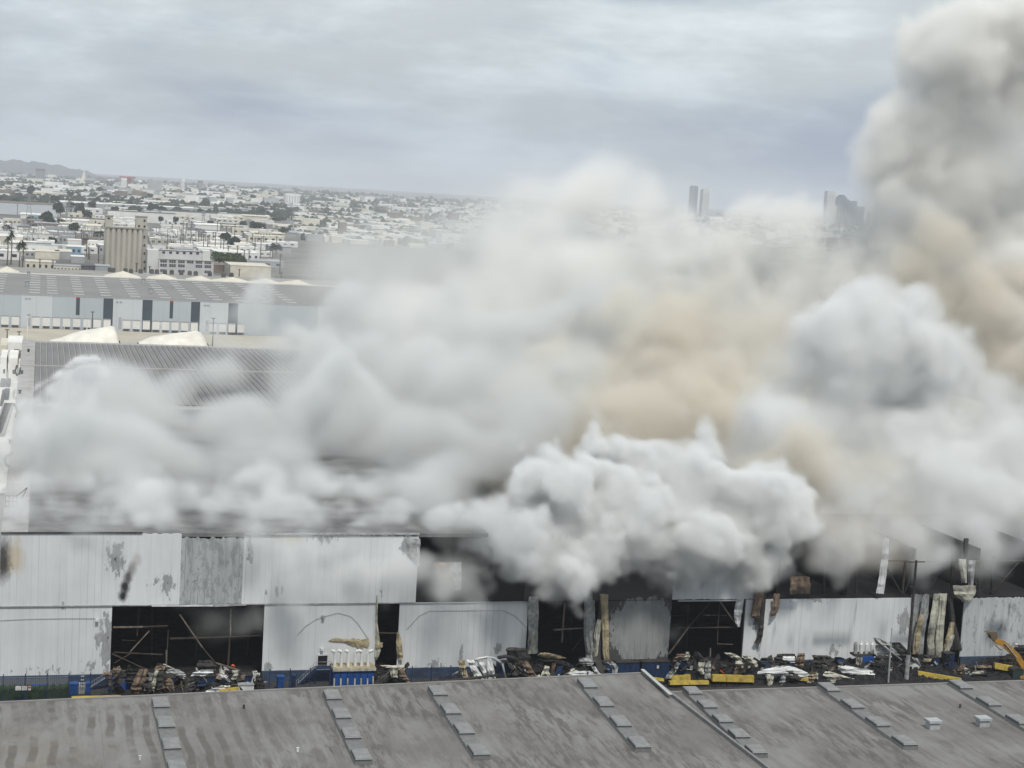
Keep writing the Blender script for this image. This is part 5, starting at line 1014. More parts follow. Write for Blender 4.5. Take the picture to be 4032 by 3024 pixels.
def put_pole(c, s_, lab, grp):
    global first
    if first: UP.location = c; UP['label'] = lab; UP['group'] = grp; UP.scale = (1, 1, s_); first = False
    else: dup(UP, c, lab, grp, rr.uniform(-.5, .5), (1, 1, s_))
for (zx, zb, zt_) in [(715, 985, 860), (640, 960, 870), (650, 965, 880), (628, 940, 780), (605, 900, 760), (990, 1075, 985), (1084, 1095, 1008), (383, 1060, 962), (288, 1045, 955), (1310, 905, 740), (1325, 870, 690), (1383, 880, 680), (1475, 900, 740), (1460, 860, 760), (1490, 880, 760), (1505, 905, 790), (1515, 890, 780), (1560, 910, 760), (1600, 930, 790), (1620, 945, 800), (1655, 960, 860), (1720, 980, 860), (1770, 1000, 890), (1805, 1010, 895), (1890, 960, 800), (1848, 930, 800), (1928, 940, 860), (1960, 950, 870), (1975, 965, 890), (2005, 900, 790), (2030, 1070, 920), (2038, 1140, 1050), (1735, 1095, 1050),
                       (1700, 860, 700), (1640, 840, 720), (1575, 800, 680), (1520, 740, 640), (1290, 660, 600), (1145, 620, 560), (1215, 880, 780), (1260, 890, 800), (1250, 760, 700), (1030, 650, 590), (500, 640, 560), (285, 610, 550), (60, 620, 560), (125, 640, 560), (28, 800, 690), (85, 760, 690), (128, 790, 720), (330, 640, 590), (545, 870, 760), (590, 860, 740), (520, 720, 640), (1420, 850, 730), (1440, 870, 750), (1545, 860, 760), (1870, 880, 800), (1910, 870, 790), (1680, 800, 720), (1760, 850, 770), (1790, 900, 810), (1830, 860, 770), (1350, 800, 700), (820, 620, 580)]:
    c = onZ(zx/1.8433, 500+zb/1.8433, 0); h = onY(zx/1.8433, 500+zt_/1.8433, c.y).z
    reg = 'left of the silo' if zx < 760 else ('behind the office block' if zx < 1480 else 'among the white roofs on the right')
    put_pole(c, max(.5, h/14), 'thin dark utility pole in the mid distance, %s' % reg, 'utility poles '+reg)
# substation bus frames: pale thin gantries
g_ = thing('substation_gantry', (0, 0, 0), '', 'gantry'); b = MB()
for x in (-5, 5): b.bar((x, 0, 0), (x, 0, 12), .5, M_PYL)
b.bar((-5.5, 0, 10.5), (5.5, 0, 10.5), .4, M_PYL); b.bar((-5, 0, 7), (5, 0, 7), .2, M_PYL); b.build('frame', g_); b = MB()
for x in (-3, 0, 3): b.tube([(x, 0, 0), (x, 0, 5), (x, 0, 6.5)], [.3, .22, .4], M_GW, 5)
b.build('insulator', g_); fg = True
for (za, zb, ya, yb, nn, reg) in [(170, 730, 770, 860, 60, 'in the yard left of the silo'), (1080, 1320, 770, 880, 30, 'in the yard right of the silo')]:
    for i in range(nn):
        c = onZ(rr.uniform(za, zb)/1.8433, 500+rr.uniform(ya, yb)/1.8433, 0); lab = 'pale thin substation gantry '+reg; s_ = rr.uniform(.6, 1.15)
        if fg: g_.location = c; g_['label'] = lab; g_['group'] = 'gantries '+reg; fg = False
        else: dup(g_, c, lab, 'gantries '+reg, rr.uniform(-.6, .6), s_)
# ================================================================== named mid distance buildings: (zoom x0, x1, base y, wall height m, depth m, wall, roof, label)
def zb(x0, x1, yb, h, dep, mw, mr, lab, cat='building', wins=0, name='industrial_building', sl=.045):
    a = onZ(x0/1.8433, 500+yb/1.8433, 0); Y_ = a.y; c = onZ(x1/1.8433, 500+(yb+(x1-x0)*sl)/1.8433, 0); x1_ = c.x*Y_/c.y
    t = thing(name, (a.x, Y_, 0), lab, cat); b = MB(t.location); b.box(a.x, x1_, Y_, Y_+dep, 0, h, mw); b.build('wall', t); b = MB(t.location); b.box(a.x-.2, x1_+.2, Y_-.2, Y_+dep+.2, h, h+.5, mr); b.build('roof', t)
    if wins:
        for k in range(wins): b = MB(t.location); xx = a.x+(x1_-a.x)*(k+.3)/wins; b.box(xx, xx+(x1_-a.x)*.4/wins, Y_-.15, Y_-.01, h*.35, h*.7, M_WIN); b.build('window', t)
    return t
ZB = [(-200, 435, 620, 17, 120, M_DK1, M_BR, 'big windowless grey warehouse at the left edge', 0), (436, 760, 608, 15, 130, M_GW, M_BW2, 'long grey warehouse with a white roof line left of the silo top', 0), (440, 558, 620, 9, 30, M_GW, M_DG, 'grey annex with pale pillars before the long warehouse', 4),
 (760, 1450, 600, 11, 90, M_GW, M_BW, 'pale grey warehouse row behind the silo', 9), (1450, 1640, 612, 9, 60, M_GW, M_CREAM, 'small pale hall at the right end of the warehouse row', 3), (780, 1275, 680, 15, 40, M_BW2, M_DG, 'cream walled hall directly behind the silo', 0), (1170, 1580, 660, 12, 60, M_BW2, M_DG, 'long white walled warehouse right of the silo', 0), (1580, 1752, 665, 9, 30, M_BW2, M_GW, 'white low extension of the long white walled warehouse', 0),
 (0, 130, 630, 13, 40, M_BW2, M_DG, 'white building with two dark windows at the left edge', 4), (130, 168, 630, 12, 30, M_DG, M_DG, 'dark green corner block beside the white one', 0), (450, 760, 700, 8, 30, M_CREAM, M_DG, 'beige low hall left of the silo tower', 3), (200, 395, 690, 9, 40, M_BLUER, M_GW, 'bluish low sheds behind the first pylon', 5), (0, 155, 705, 6, 60, M_DG, M_DG, 'dark roofed low shed at the left edge', 4), (280, 420, 745, 8, 30, M_BR, M_GW, 'dark brick shed with a pale roof line', 4),
 (-60, 165, 860, 9, 50, M_CREAM, M_BW, 'bright cream hall above the palms', 0), (165, 370, 905, 6, 50, M_DG, M_DG, 'long dark roofed hall behind the palms', 0), (340, 590, 895, 5, 14, M_BW2, M_BW, 'row of white trailers below the substation', 6), (250, 335, 872, 4, 12, M_RED, M_RED, 'low red shed below the substation', 0), (490, 590, 880, 8, 24, M_BW2, M_BW, 'white box hall left of the parking lot', 0), (480, 590, 925, 7, 26, M_BLUER, M_BW, 'white hall with a blue front near the parking lot', 3),
 (180, 252, 945, 5, 16, M_GW, M_BW, 'small white roofed shed above the cottages', 2), (252, 430, 955, 6, 34, M_CREAM, M_CREAM, 'yellowish cream hall above the cottages', 0), (400, 520, 955, 6, 44, M_GW, M_CREAM, 'beige roofed hall beside the yellowish one', 0), (515, 612, 985, 5, 20, M_GW, M_BW, 'small white flat roof left of the silo base', 0), (-40, 150, 960, 7, 26, M_BW2, M_BW, 'white shop with a red front behind the palms', 2), (385, 590, 1055, 5, 16, M_CREAM, M_GW, 'pale bungalow row with dark windows', 8), (590, 690, 1068, 6, 16, M_DG, M_DG, 'black boxy shed before the silo', 0), (690, 800, 1068, 6, 22, M_GW, M_GW, 'grey barrel shed at the foot of the silo', 0), (180, 400, 1035, 6, 26, M_CREAM, M_CREAM, 'cream bungalow row right of the palms', 5),
 (1550, 1670, 1058, 6, 30, M_BR, M_BR, 'terracotta roofed building right of the office block', 0), (1670, 1965, 1088, 9, 46, M_CREAM, M_CREAM, 'cream flat roofed building at the smoke edge', 0), (1530, 1830, 880, 6, 50, M_BW2, M_BW, 'large white roofed shed among the poles', 0), (1640, 1760, 835, 7, 40, M_BW2, M_BW, 'white gabled roof hall among the poles', 0), (1560, 1880, 960, 7, 50, M_BW2, M_BW, 'wide white factory with small windows near the smoke', 7), (1500, 1680, 800, 6, 46, M_BW2, M_BW, 'white low hall above the gabled one', 0), (1800, 2060, 830, 7, 40, M_CREAM, M_CREAM, 'cream hall row fading into the smoke', 5), (1860, 2000, 890, 6, 40, M_BW2, M_BW, 'white tent shaped shed near the smoke edge', 0), (1170, 1350, 750, 6, 34, M_BW2, M_CREAM, 'white round roofed hall behind the substation', 0), (1270, 1570, 688, 4, 12, M_TREE, M_DG, 'long dark green hedge like shed before the long white warehouse', 0), (1100, 1200, 780, 4, 14, M_DG, M_GW, 'dark long shed behind the right substation', 0), (1830, 1990, 700, 6, 40, M_BW2, M_CREAM, 'pale hall half lost in smoke', 0), (1740, 2060, 1010, 5, 40, M_GW, M_GW, 'grey roofed yard buildings near the smoke edge', 4), (1380, 1470, 770, 5, 30, M_GW, M_DG, 'grey low shed behind the pylon poles', 0), (240, 560, 505, 11, 60, M_CREAM, M_BW, 'cream hall with an arched front far behind the grey warehouse', 4), (-60, 110, 500, 14, 40, M_BR, M_BR, 'brown stepped old brick block at the far left', 6), (0, 200, 455, 10, 60, M_GW, M_GW, 'pale blue grey hall in the far left district', 0), (905, 1370, 458, 9, 60, M_CREAM, M_BW, 'long cream walled row in the far district', 10), (1450, 1850, 560, 4, 8, M_BR, M_DG, 'brown elevated rail embankment in the mid distance', 0), (540, 1240, 480, 4, 30, M_CREAM, M_CREAM, 'long pale rooftop strip beyond the grey warehouses', 0)]
for (x0, x1, yb, h, dep, mw, mr, lab, w_) in ZB: zb(x0, x1, yb, h, dep, mw, mr, lab, wins=w_)
# ------------------------------------------------------------------ the rest of the town
rr = random.Random(99)
protos = []
TW = [(M_BW2, M_BW), (M_CREAM, M_CREAM), (M_GW, M_GW), (M_BR, M_BR), (M_BW2, M_GW), (M_GW, M_BW), (M_CREAM, M_BW), (M_BW2, M_BW)]
NM = ['white', 'cream', 'grey', 'brown', 'grey roofed', 'white roofed', 'cream walled', 'bright']
for i, (mw, mr) in enumerate(TW):
    for g2 in (0, 1):
        b = MB()
        if g2: b.add([(-.5, 0, 0), (.5, 0, 0), (.5, 1, 0), (-.5, 1, 0), (-.5, 0, .75), (.5, 0, .75), (.5, 1, .75), (-.5, 1, .75)], [(0, 1, 5, 4), (1, 2, 6, 5), (3, 0, 4, 7), (2, 3, 7, 6)], mw); b.add([(-.53, -.03, .75), (.53, -.03, .75), (.53, 1.03, .75), (-.53, 1.03, .75), (-.53, .5, 1), (.53, .5, 1)], [(0, 1, 5, 4), (2, 3, 4, 5), (1, 2, 5), (3, 0, 4)], mr)
        else:
            b.box(-.5, .5, 0, 1, 0, 1, mw, top=mr)
            for k in range(4): b.box(-.42+k*.23, -.32+k*.23, -.008, -.002, .4, .65, M_WIN)
            b.box(.1, .25, .4, .55, 1.0, 1.12, M_GW)
        me = b.build('far_building'); protos.append((me.data, NM[i]+(' gabled' if g2 else ' flat'))); bpy.data.objects.remove(me)
placed = []
def region(x): return 'at the left' if x < 380 else ('beyond the silo' if x < 640 else ('right of the silo' if x < 1000 else 'at the smoke edge'))
cand = []
for i in range(300):
    y = 725+ (1100-725)*(i/300)**1.6 if i > 20 else rr.uniform(722, 760)
    x = rr.uniform(-40, 1180); y += (x-300)*.055
    if y > 1010 and x < 1180: y = rr.uniform(760, 1000)
    cand.append((x, y))
for (x, y) in cand:
    c = onZ(x, y, 0); d_ = c.length
    w_ = rr.uniform(12, 42)*(1+max(0, d_-2200)/2600); dp = rr.uniform(14, 40)*(1+max(0, d_-2200)/1800); h = rr.uniform(4.5, 9)*(1+max(0, d_-3000)/9000)
    me, nm = protos[rr.choice((0, 1, 2, 3, 4, 5, 8, 9, 10, 12, 14, 15, 7, 0, 14))]
    o = bpy.data.objects.new('far_building', me); COL.objects.link(o); o.location = c; o.scale = (w_, dp, h); o.rotation_euler = (0, 0, rr.uniform(-.12, .12))
    rg_ = ('near ' if d_ < 1900 else ('distant ' if d_ < 3200 else 'very distant '))
    tag(o, 'small %s%s town building %s' % (rg_, nm, region(x)), 'building', '%s%s buildings %s' % (rg_, nm, region(x)))
# thousands more far roofs as one carpet, with the far tree belt as another
V = MB(); n_ = 0
for i in range(6500):
    x = rr.uniform(-60, 4200); u = rr.random(); y = 676+ (x)*.0585+ 14+ (70 if x < 1150 else 190)*u**1.25
    c = onZ(x, y, 0)
    if c.y > 17500 or c.y < 1200: continue
    d_ = c.length; w_ = rr.uniform(10, 36)*(.5+d_/5200); dp = rr.uniform(10, 34)*(.6+d_/4200); h = rr.uniform(4, 10)+(rr.random() < .05)*rr.uniform(5, 16); mw, mr = TW[rr.randrange(8)]
    V.box(c.x, c.x+w_, c.y, c.y+dp, 0, h, mw, rr.uniform(-.2, .2), top=mr)
o = V.build('far_town'); tag(o, 'dense carpet of far off low roofs fading toward the horizon', 'town', None, 'stuff')
V = MB()
for i in range(4200):
    x = rr.uniform(-60, 4200); u = rr.random(); y = 676+x*.0585+10+(120 if x < 1150 else 190)*u**1.5
    c = onZ(x, y, 0)
    if c.y > 17500 or c.y < 1400: continue
    d_ = c.length; r_ = rr.uniform(4, 7.5)*(.75+d_/9000)
    for k in range(3): 
        cc = c+Vector((rr.uniform(-1.6, 1.6)*r_, rr.uniform(-1, 1)*r_, 0)); rr_ = r_*rr.uniform(.6, 1); zz = rr.uniform(.7, 1.25)*rr_
        vs = [cc+Vector((math.cos(a_)*rr_*q*rr.uniform(.8, 1.15), math.sin(a_)*rr_*q, zq*zz)) for (q, zq) in ((.75, 0), (1, .8), (.6, 1.45)) for a_ in [j*math.pi/3 for j in range(6)]]+[cc+Vector((0, 0, 1.75*zz))]
        V.add(vs, [(r__*6+j, r__*6+(j+1) % 6, (r__+1)*6+(j+1) % 6, (r__+1)*6+j) for r__ in (0, 1) for j in range(6)]+[(12+j, 12+(j+1) % 6, 18) for j in range(6)], M_TREE)
o = V.build('far_trees'); tag(o, 'belts of dark street trees among the far roofs', 'trees', None, 'stuff')
# nearer single trees
for i in range(95):
    x = rr.uniform(-20, 1150); y = rr.uniform(745, 975); 
    if i > 1 and 400 < x < 860 and y > 850: continue
    c = onZ(x, y+(x-300)*.04, 0); lab = 'dark rounded street tree in the town %s' % region(x); k = rr.choice((0, 1))
    if i < 2: o = TR[i]; o.location = c; o['label'] = lab; o['group'] = 'street trees '+region(x)
    else: dup(TR[k], c, lab, 'street trees '+region(x), rr.uniform(0, 6), rr.uniform(.7, 1.25)*(1+c.length/9000))
for i, (zx, zb_, h) in enumerate([(420, 690, 24), (435, 690, 20), (1275, 735, 14), (1165, 725, 13), (225, 520, 26), (210, 520, 20)]):
    c = onZ(zx/1.8433, 500+zb_/1.8433, 0); dup(TR[1], c, ['tall dark tree left of the silo, taller of the pair', 'tall dark tree left of the silo, shorter of the pair', 'lollipop shaped tree behind the substation', 'round tree right behind the silo', 'tall grey green tree in the far left, higher one', 'tall grey green tree in the far left, lower one'][i], None, i, (h/16, h/16, h/11))
# parked cars in the lot left of the silo
cp = thing('parked_car', (0, 0, 0), '', 'car'); b = MB(); MC = mat('car_white', (.7, .7, .7), rough=.3)
b.add([(-2.2, -.9, .4), (2.2, -.9, .4), (2.2, .9, .4), (-2.2, .9, .4), (-2.2, -.85, 1.0), (2.1, -.85, .95), (2.1, .85, .95), (-2.2, .85, 1.0)], [(0, 1, 5, 4), (1, 2, 6, 5), (2, 3, 7, 6), (3, 0, 4, 7), (4, 5, 6, 7)], MC); b.build('body', cp)
b = MB(); b.add([(-1.6, -.8, 1.0), (1.2, -.8, .97), (1.2, .8, .97), (-1.6, .8, 1.0), (-1.1, -.65, 1.55), (.5, -.65, 1.55), (.5, .65, 1.55), (-1.1, .65, 1.55)], [(0, 1, 5, 4), (1, 2, 6, 5), (2, 3, 7, 6), (3, 0, 4, 7), (4, 5, 6, 7)], M_WIN); b.build('cabin', cp)
for x in (-1.4, 1.4): b = MB(); b.tube([(x, -.95, .35), (x, .95, .35)], .35, M_DG, 10); b.build('wheel', cp)
fc = True
for i in range(22):
    zx = rr.uniform(650, 745); zy = rr.uniform(795, 900); c = onZ(zx/1.8433, 500+zy/1.8433, 0)
    if fc: cp.location = c; cp['label'] = 'small white car in the lot left of the silo'; cp['group'] = 'cars in the lot left of the silo'; fc = False
    else: dup(cp, c, 'small white car in the lot left of the silo', 'cars in the lot left of the silo', rr.choice((0, 1.5)), 1.4)
# ================================================================== hills, red roofed landmark, towers
P = []; rr = random.Random(12); prof = [(-700, 560), (-300, 590), (-60, 618), (0, 627), (100, 633), (170, 640), (230, 650), (290, 662), (350, 676), (390, 692), (430, 703), (520, 706)]
YH = 13000
for i in range(121):
    x = -700+i*10.2; y = np.interp(x, [p[0] for p in prof], [p[1] for p in prof]); c = onY(x, y, YH); zt_ = max(8, c.z+rr.uniform(-5, 5)+5*math.sin(i*.7)); row = []
    for j in range(9): q = j/8; row.append((c.x*(1-.0*q), YH-1600+2400*q, max(0, zt_*math.sin(min(1, q*1.5)*math.pi/2)**1.2*(1 if q < .67 else 1-(q-.67)*1.5)+rr.uniform(-4, 4)*math.sin(q*math.pi))-1.5))
    P.append(row)
b = MB((0, YH, 0)); b.grid(P, mat('hill', (.06, .068, .06), rough=.95, scale=.006, col2=(.03, .035, .03), detail=9)); b.f = [f[::-1] for f in b.f]; struct(b.build('hills'))
M_FAD = mat('faded_red', (.30, .09, .07))
for (x0, x1, yb, yt, Y_, m, lab) in [(485, 518, 708, 696, 6500, M_FAD, 'wide red roofed landmark on the horizon'), (478, 500, 712, 702, 6400, M_BW2, 'white block under the wide red roof on the horizon'), (714, 728, 724, 706, 6500, M_BW2, 'pale tower block on the horizon'), (782, 800, 728, 712, 7000, M_BR, 'reddish tower block on the horizon'), (585, 640, 726, 712, 5600, M_GW, 'white apartment cluster on the horizon'), (312, 340, 693, 668, 7500, M_CREAM, 'pale pyramid shaped landmark below the hill end'), (140, 178, 690, 666, 7000, M_DG, 'dark twin block below the hills'), (1125, 1180, 776, 764, 4600, M_BW2, 'white office slab at the smoke edge on the horizon'), (2034, 2040, 830, 806, 7000, M_BW2, 'white slim block left of the dome of smoke'), (2060, 2110, 830, 812, 6600, M_BR, 'reddish brick block left of the dome of smoke')]:
    a = onY(x0, yb, Y_); c = onY(x1, yt, Y_); h = max(c.z, 12); t = thing('horizon_block', (a.x, Y_, 0), lab, 'building'); b = MB(t.location)
    if 'pyramid' in lab: b.add([(a.x, Y_, 0), (c.x, Y_, 0), (c.x, Y_+60, 0), (a.x, Y_+60, 0), (a.x*.25+c.x*.75, Y_+10, h), (a.x*.2+c.x*.8, Y_+30, h)], [(0, 1, 4), (1, 2, 5, 4), (2, 3, 5), (3, 0, 4, 5)], m); b.build('wall', t)
    else:
        b.box(a.x, c.x, Y_, Y_+40, 0, h, m); b.build('wall', t)
        if 'red roofed' in lab: b = MB(t.location); b.box(a.x-12, c.x+14, Y_-10, Y_+50, h-6, h, M_FAD); b.build('roof', t)
        else:
            b = MB(t.location); n_w = 5
            for k in range(n_w): xx = a.x+(c.x-a.x)*(k+.3)/n_w; b.box(xx, xx+(c.x-a.x)*.35/n_w, Y_-.6, Y_-.02, h*.3, h*.85, M_GW)
            b.build('window_band', t)
M_TWD = mat('tower_glass_dark', (.07, .10, .13), rough=.4, scale=.02); M_TWL = mat('tower_stone', (.50, .49, .46), rough=.7, scale=.02)
YT_ = 7800
for (x0, x1, yt, m, lab, crown) in [(2719, 2750, 736, M_TWD, 'slim dark glass skyscraper left of the bright plume', 1), (2762, 2795, 749, M_TWL, 'pale lower tower beside the slim dark skyscraper', 2), (3252, 3292, 754, M_TWL, 'pale ribbed skyscraper in the gap of the smoke', 0), (3292, 3346, 772, M_TWD, 'broad dark skyscraper with stepped shoulders', 3), (3340, 3376, 792, M_TWD, 'lower grey tower right of the broad dark one', 0), (3372, 3406, 814, M_TWD, 'lowest dark tower at the right of the skyline', 0), (3454, 3464, 738, M_TWD, 'needle like dark tower at the edge of the smoke column', 4), (3285, 3330, 812, M_TWL, 'short pale block in front of the broad dark tower', 0), (3425, 3440, 836, M_BW2, 'tiny white block at the foot of the needle tower', 0), (3060, 3100, 860, M_TWL, 'tower hidden behind the bright plume', 0)]:
    a = onY(x0, 850, YT_); c = onY(x1, yt, YT_); t = thing('skyscraper', (a.x, YT_, 0), lab, 'skyscraper', 'skyline towers in the smoke gap'); h = c.z; b = MB(t.location)
    b.box(a.x, c.x, YT_, YT_+38, 0, h-(18 if crown == 3 else 0), m); b.build('shaft', t)
    b = MB(t.location); nb = 4
    for k in range(nb): xx = a.x+(c.x-a.x)*(k+.35)/nb; b.box(xx, xx+(c.x-a.x)*.3/nb, YT_-.8, YT_-.02, h*.08, h*.9, M_WIN if m is M_TWD else M_GW)
    b.build('window_band', t)
    if crown:
        b = MB(t.location); w2 = (c.x-a.x)
        if crown == 3: b.box(a.x+w2*.15, c.x-w2*.2, YT_+2, YT_+36, h-18, h-5, m); b.box(a.x+w2*.3, c.x-w2*.35, YT_+5, YT_+33, h-5, h+4, m)
        elif crown == 4: b.box(a.x+w2*.3, c.x-w2*.3, YT_+10, YT_+22, h, h+25, m); b.box(a.x+w2*.45, c.x-w2*.45, YT_+14, YT_+16, h+25, h+60, m)
        elif crown == 2: b.box(a.x+w2*.1, c.x-w2*.3, YT_+5, YT_+30, h, h+5, m); b.box(c.x-w2*.3, c.x-w2*.2, YT_+14, YT_+18, h, h+12, m)
        else: b.box(a.x+w2*.1, c.x-w2*.1, YT_+4, YT_+34, h, h+5, m)
        b.build('crown', t)
HAZE = 7e-5
# ================================================================== smoke
rng = np.random.default_rng(11)
BIAS = (.35, .5, .65, .7, .7)
def bmat(n, m, spacing, off):
    """cubic B-spline interpolation matrix: n samples over m lattice nodes"""
    x = off+np.arange(n)*spacing; i = np.floor(x).astype(int); t = x-i
    M = np.zeros((n, m), np.float32)
    ws = [(1-t)**3/6, (3*t**3-6*t**2+4)/6, (-3*t**3+3*t**2+3*t+1)/6, t**3/6]
    for k, wk in enumerate(ws): M[np.arange(n), (i+k) % m] += wk
    return M
def lattice(n, vox, size):
    """smooth noise, one node every `size` metres"""
    g = [max(6, int(n[k]*vox/size)+5) for k in range(3)]
    A = rng.standard_normal(g).astype(np.float32)
    for k in range(3):
        M = bmat(n[k], g[k], vox/size, rng.random()*.9)
        A = np.moveaxis(np.tensordot(M, A, axes=(1, k)), 0, k)
    return A/max(1e-6, float(A.std()))
def volume_object(name, lo, n, vox, arr, mt, label, soften=True):
    nx, ny, nz_ = n
    me = bpy.data.meshes.new(name+'_values'); me.vertices.add(nx*ny*nz_)
    a = me.attributes.new('d', 'FLOAT', 'POINT'); a.data.foreach_set('value', np.ascontiguousarray(arr, np.float32).ravel())
    src = bpy.data.objects.new(name+'_values', me)
    ng = bpy.data.node_groups.new(name, 'GeometryNodeTree')
    ng.interface.new_socket('Geometry', in_out='INPUT', socket_type='NodeSocketGeometry')
    ng.interface.new_socket('Geometry', in_out='OUTPUT', socket_type='NodeSocketGeometry')
    N, L = ng.nodes, ng.links
    hi = tuple(lo[k]+(n[k]-1)*vox for k in range(3))
    out = N.new('NodeGroupOutput'); oi = N.new('GeometryNodeObjectInfo'); oi.inputs['Object'].default_value = src
    vc = N.new('GeometryNodeVolumeCube'); vc.inputs['Min'].default_value = lo; vc.inputs['Max'].default_value = hi
    for k, v in zip('XYZ', n): vc.inputs['Resolution '+k].default_value = v
    pos = N.new('GeometryNodeInputPosition')
    mr = N.new('ShaderNodeMapRange'); mr.data_type = 'FLOAT_VECTOR'
    mr.inputs[7].default_value = lo; mr.inputs[8].default_value = hi
    mr.inputs[9].default_value = (0, 0, 0); mr.inputs[10].default_value = (nx-1, ny-1, nz_-1)
    L.new(pos.outputs[0], mr.inputs[6])
    rd = N.new('ShaderNodeVectorMath'); rd.operation = 'ADD'; rd.inputs[1].default_value = (.5, .5, .5); L.new(mr.outputs[1], rd.inputs[0])
    fl = N.new('ShaderNodeVectorMath'); fl.operation = 'FLOOR'; L.new(rd.outputs[0], fl.inputs[0])
    dt = N.new('ShaderNodeVectorMath'); dt.operation = 'DOT_PRODUCT'; dt.inputs[1].default_value = (ny*nz_, nz_, 1); L.new(fl.outputs[0], dt.inputs[0])
    f2i = N.new('FunctionNodeFloatToInt'); L.new(dt.outputs['Value'], f2i.inputs[0])
    si = N.new('GeometryNodeSampleIndex'); si.data_type = 'FLOAT'; si.domain = 'POINT'; si.clamp = True
    L.new(oi.outputs['Geometry'], si.inputs['Geometry'])
    na = N.new('GeometryNodeInputNamedAttribute'); na.data_type = 'FLOAT'; na.inputs[0].default_value = 'd'
    L.new(na.outputs[0], si.inputs['Value']); L.new(f2i.outputs[0], si.inputs['Index'])
    L.new(si.outputs[0], vc.inputs['Density'])
    sm = N.new('GeometryNodeSetMaterial'); sm.inputs['Material'].default_value = mt
    L.new(vc.outputs[0], sm.inputs[0]); L.new(sm.outputs[0], out.inputs[0])
    vd = bpy.data.volumes.new(name); vd.materials.append(mt)
    o = bpy.data.objects.new(name, vd); m = o.modifiers.new('density', 'NODES'); m.node_group = ng
    COL.objects.link(o); o['label'] = label; o['kind'] = 'stuff'; o['category'] = 'smoke'
    return o
def smoke_mat(name, col, aniso=0.0, dens=1.0):
    m = bpy.data.materials.new(name); m.use_nodes = True; n = m.node_tree.nodes; n.clear()
    o = n.new('ShaderNodeOutputMaterial'); pv = n.new('ShaderNodeVolumePrincipled'); m.node_tree.links.new(pv.outputs[0], o.inputs['Volume'])
    pv.inputs['Density'].default_value = dens; pv.inputs['Color'].default_value = (*col, 1); pv.inputs['Anisotropy'].default_value = aniso
    return m
def smoke(name, puffs, vox, mt, label, dens=.3, edge=4.0, base=14.0, amp=5.0, octs=4, warp=4.0, zmin=None, ymin=None, zfade=None, mask=None, squash=1.0, swell=1.12, wisp=.6, grain=.45, bias=-.08, seed=0):
    """puffs: (photo x, photo y, radius in photo px, distance Y behind the camera[, density factor])"""
    global rng
    rng = np.random.default_rng(abs(int(sum(ord(c) for c in label)))+seed)
    B = []
    for p in puffs:
        v = ray(p[0], p[1]); t = p[3]/v.y
        B.append((v.x*t, p[3], H+v.z*t, p[2]*t/F, p[4] if len(p) > 4 else 1.0))
    B = [(b[0], b[1], b[2], b[3]*swell, b[4]) for b in B]; E = []
    rr_ = random.Random(len(B))
    for i, a in enumerate(B):                     # fill between neighbouring puffs so that a mass has no gaps
        for b in B[i+1:]:
            dd = math.dist(a[:3], b[:3])
            if dd < (a[3]+b[3])*1.05 and dd > .35*(a[3]+b[3]) and min(a[4], b[4]) > .2:
                t = rr_.uniform(.35, .65); j = .12*min(a[3], b[3])
                E.append(tuple(a[k]*(1-t)+b[k]*t+rr_.uniform(-j, j) for k in range(3))+(min(a[3], b[3])*rr_.uniform(.7, .95), a[4]*(1-t)+b[4]*t))
    B += E
    pad = amp*1.9+warp*.9+edge
    lo = [min(b[k]-b[3] for b in B)-pad for k in range(3)]; hi = [max(b[k]+b[3] for b in B)+pad for k in range(3)]
    if zmin is not None: lo[2] = max(lo[2], zmin)
    if ymin is not None: lo[1] = max(lo[1], ymin)
    n = [int((hi[k]-lo[k])/vox)+2 for k in range(3)]
    print(name, 'voxels', n, n[0]*n[1]*n[2]/1e6)
    ax = [(lo[k]+np.arange(n[k])*vox).astype(np.float32) for k in range(3)]
    wx = [lattice(n, vox, base*.9)*(warp*.42) for k in range(3)] if warp else [0, 0, 0]
    S = np.full(n, 1e3, np.float32); D = np.zeros(n, np.float32)
    for (x, y, z, r, q) in B:
        rr = r+pad+6
        s_ = [slice(max(0, int((c-rr-lo[k])/vox)), min(n[k], int((c+rr-lo[k])/vox)+2)) for k, c in enumerate((x, y, z))]
        if any(a.stop <= a.start for a in s_): continue
        s_ = tuple(s_)
        X = ax[0][s_[0]][:, None, None]-x; Y = ax[1][s_[1]][None, :, None]-y; Z = ax[2][s_[2]][None, None, :]-z
        if warp: X = X+wx[0][s_]; Y = Y+wx[1][s_]; Z = Z+wx[2][s_]
        d = np.sqrt(X*X+Y*Y+(Z/squash)**2)-r
        cur = S[s_]; k = max(.6, r*.12)
        h = np.clip(.5+.5*(cur-d)/k, 0, 1)
        D[s_] = D[s_]*(1-h)+q*h
        S[s_] = cur*(1-h)+d*h-k*h*(1-h)
    sz = base; am = amp*.62
    for o in range(octs):
        nn = lattice(n, vox, sz)
        wp = wisp*(.35 if o == 0 else 1)
        S -= am*((1-wp)*(np.minimum(np.abs(nn), 1.9)-BIAS[o])+wp*(.62*nn+bias))       # billows: rounded bulges with sharp creases
        sz *= .5; am = amp*.62 if o == 0 else am*.66
        if sz < vox*1.6: break
    A = np.clip(-S/edge, 0, 1); A = A*A*(3-2*A)*D*dens*np.clip(1+grain*lattice(n, vox, base*.35), .25, 2.0)*np.clip(1+.3*lattice(n, vox, base*.8), .3, 1.8)
    if zfade:
        f = np.clip((ax[2]-zfade[0])/(zfade[1]-zfade[0]), 0, 1); A = A*f[None, None, :]
    if mask is not None: A = A*mask(ax[0][:, None, None], ax[1][None, :, None], ax[2][None, None, :])
    A[A < 1e-4] = 0
    return volume_object(name, tuple(lo), n, vox, A, mt, label)

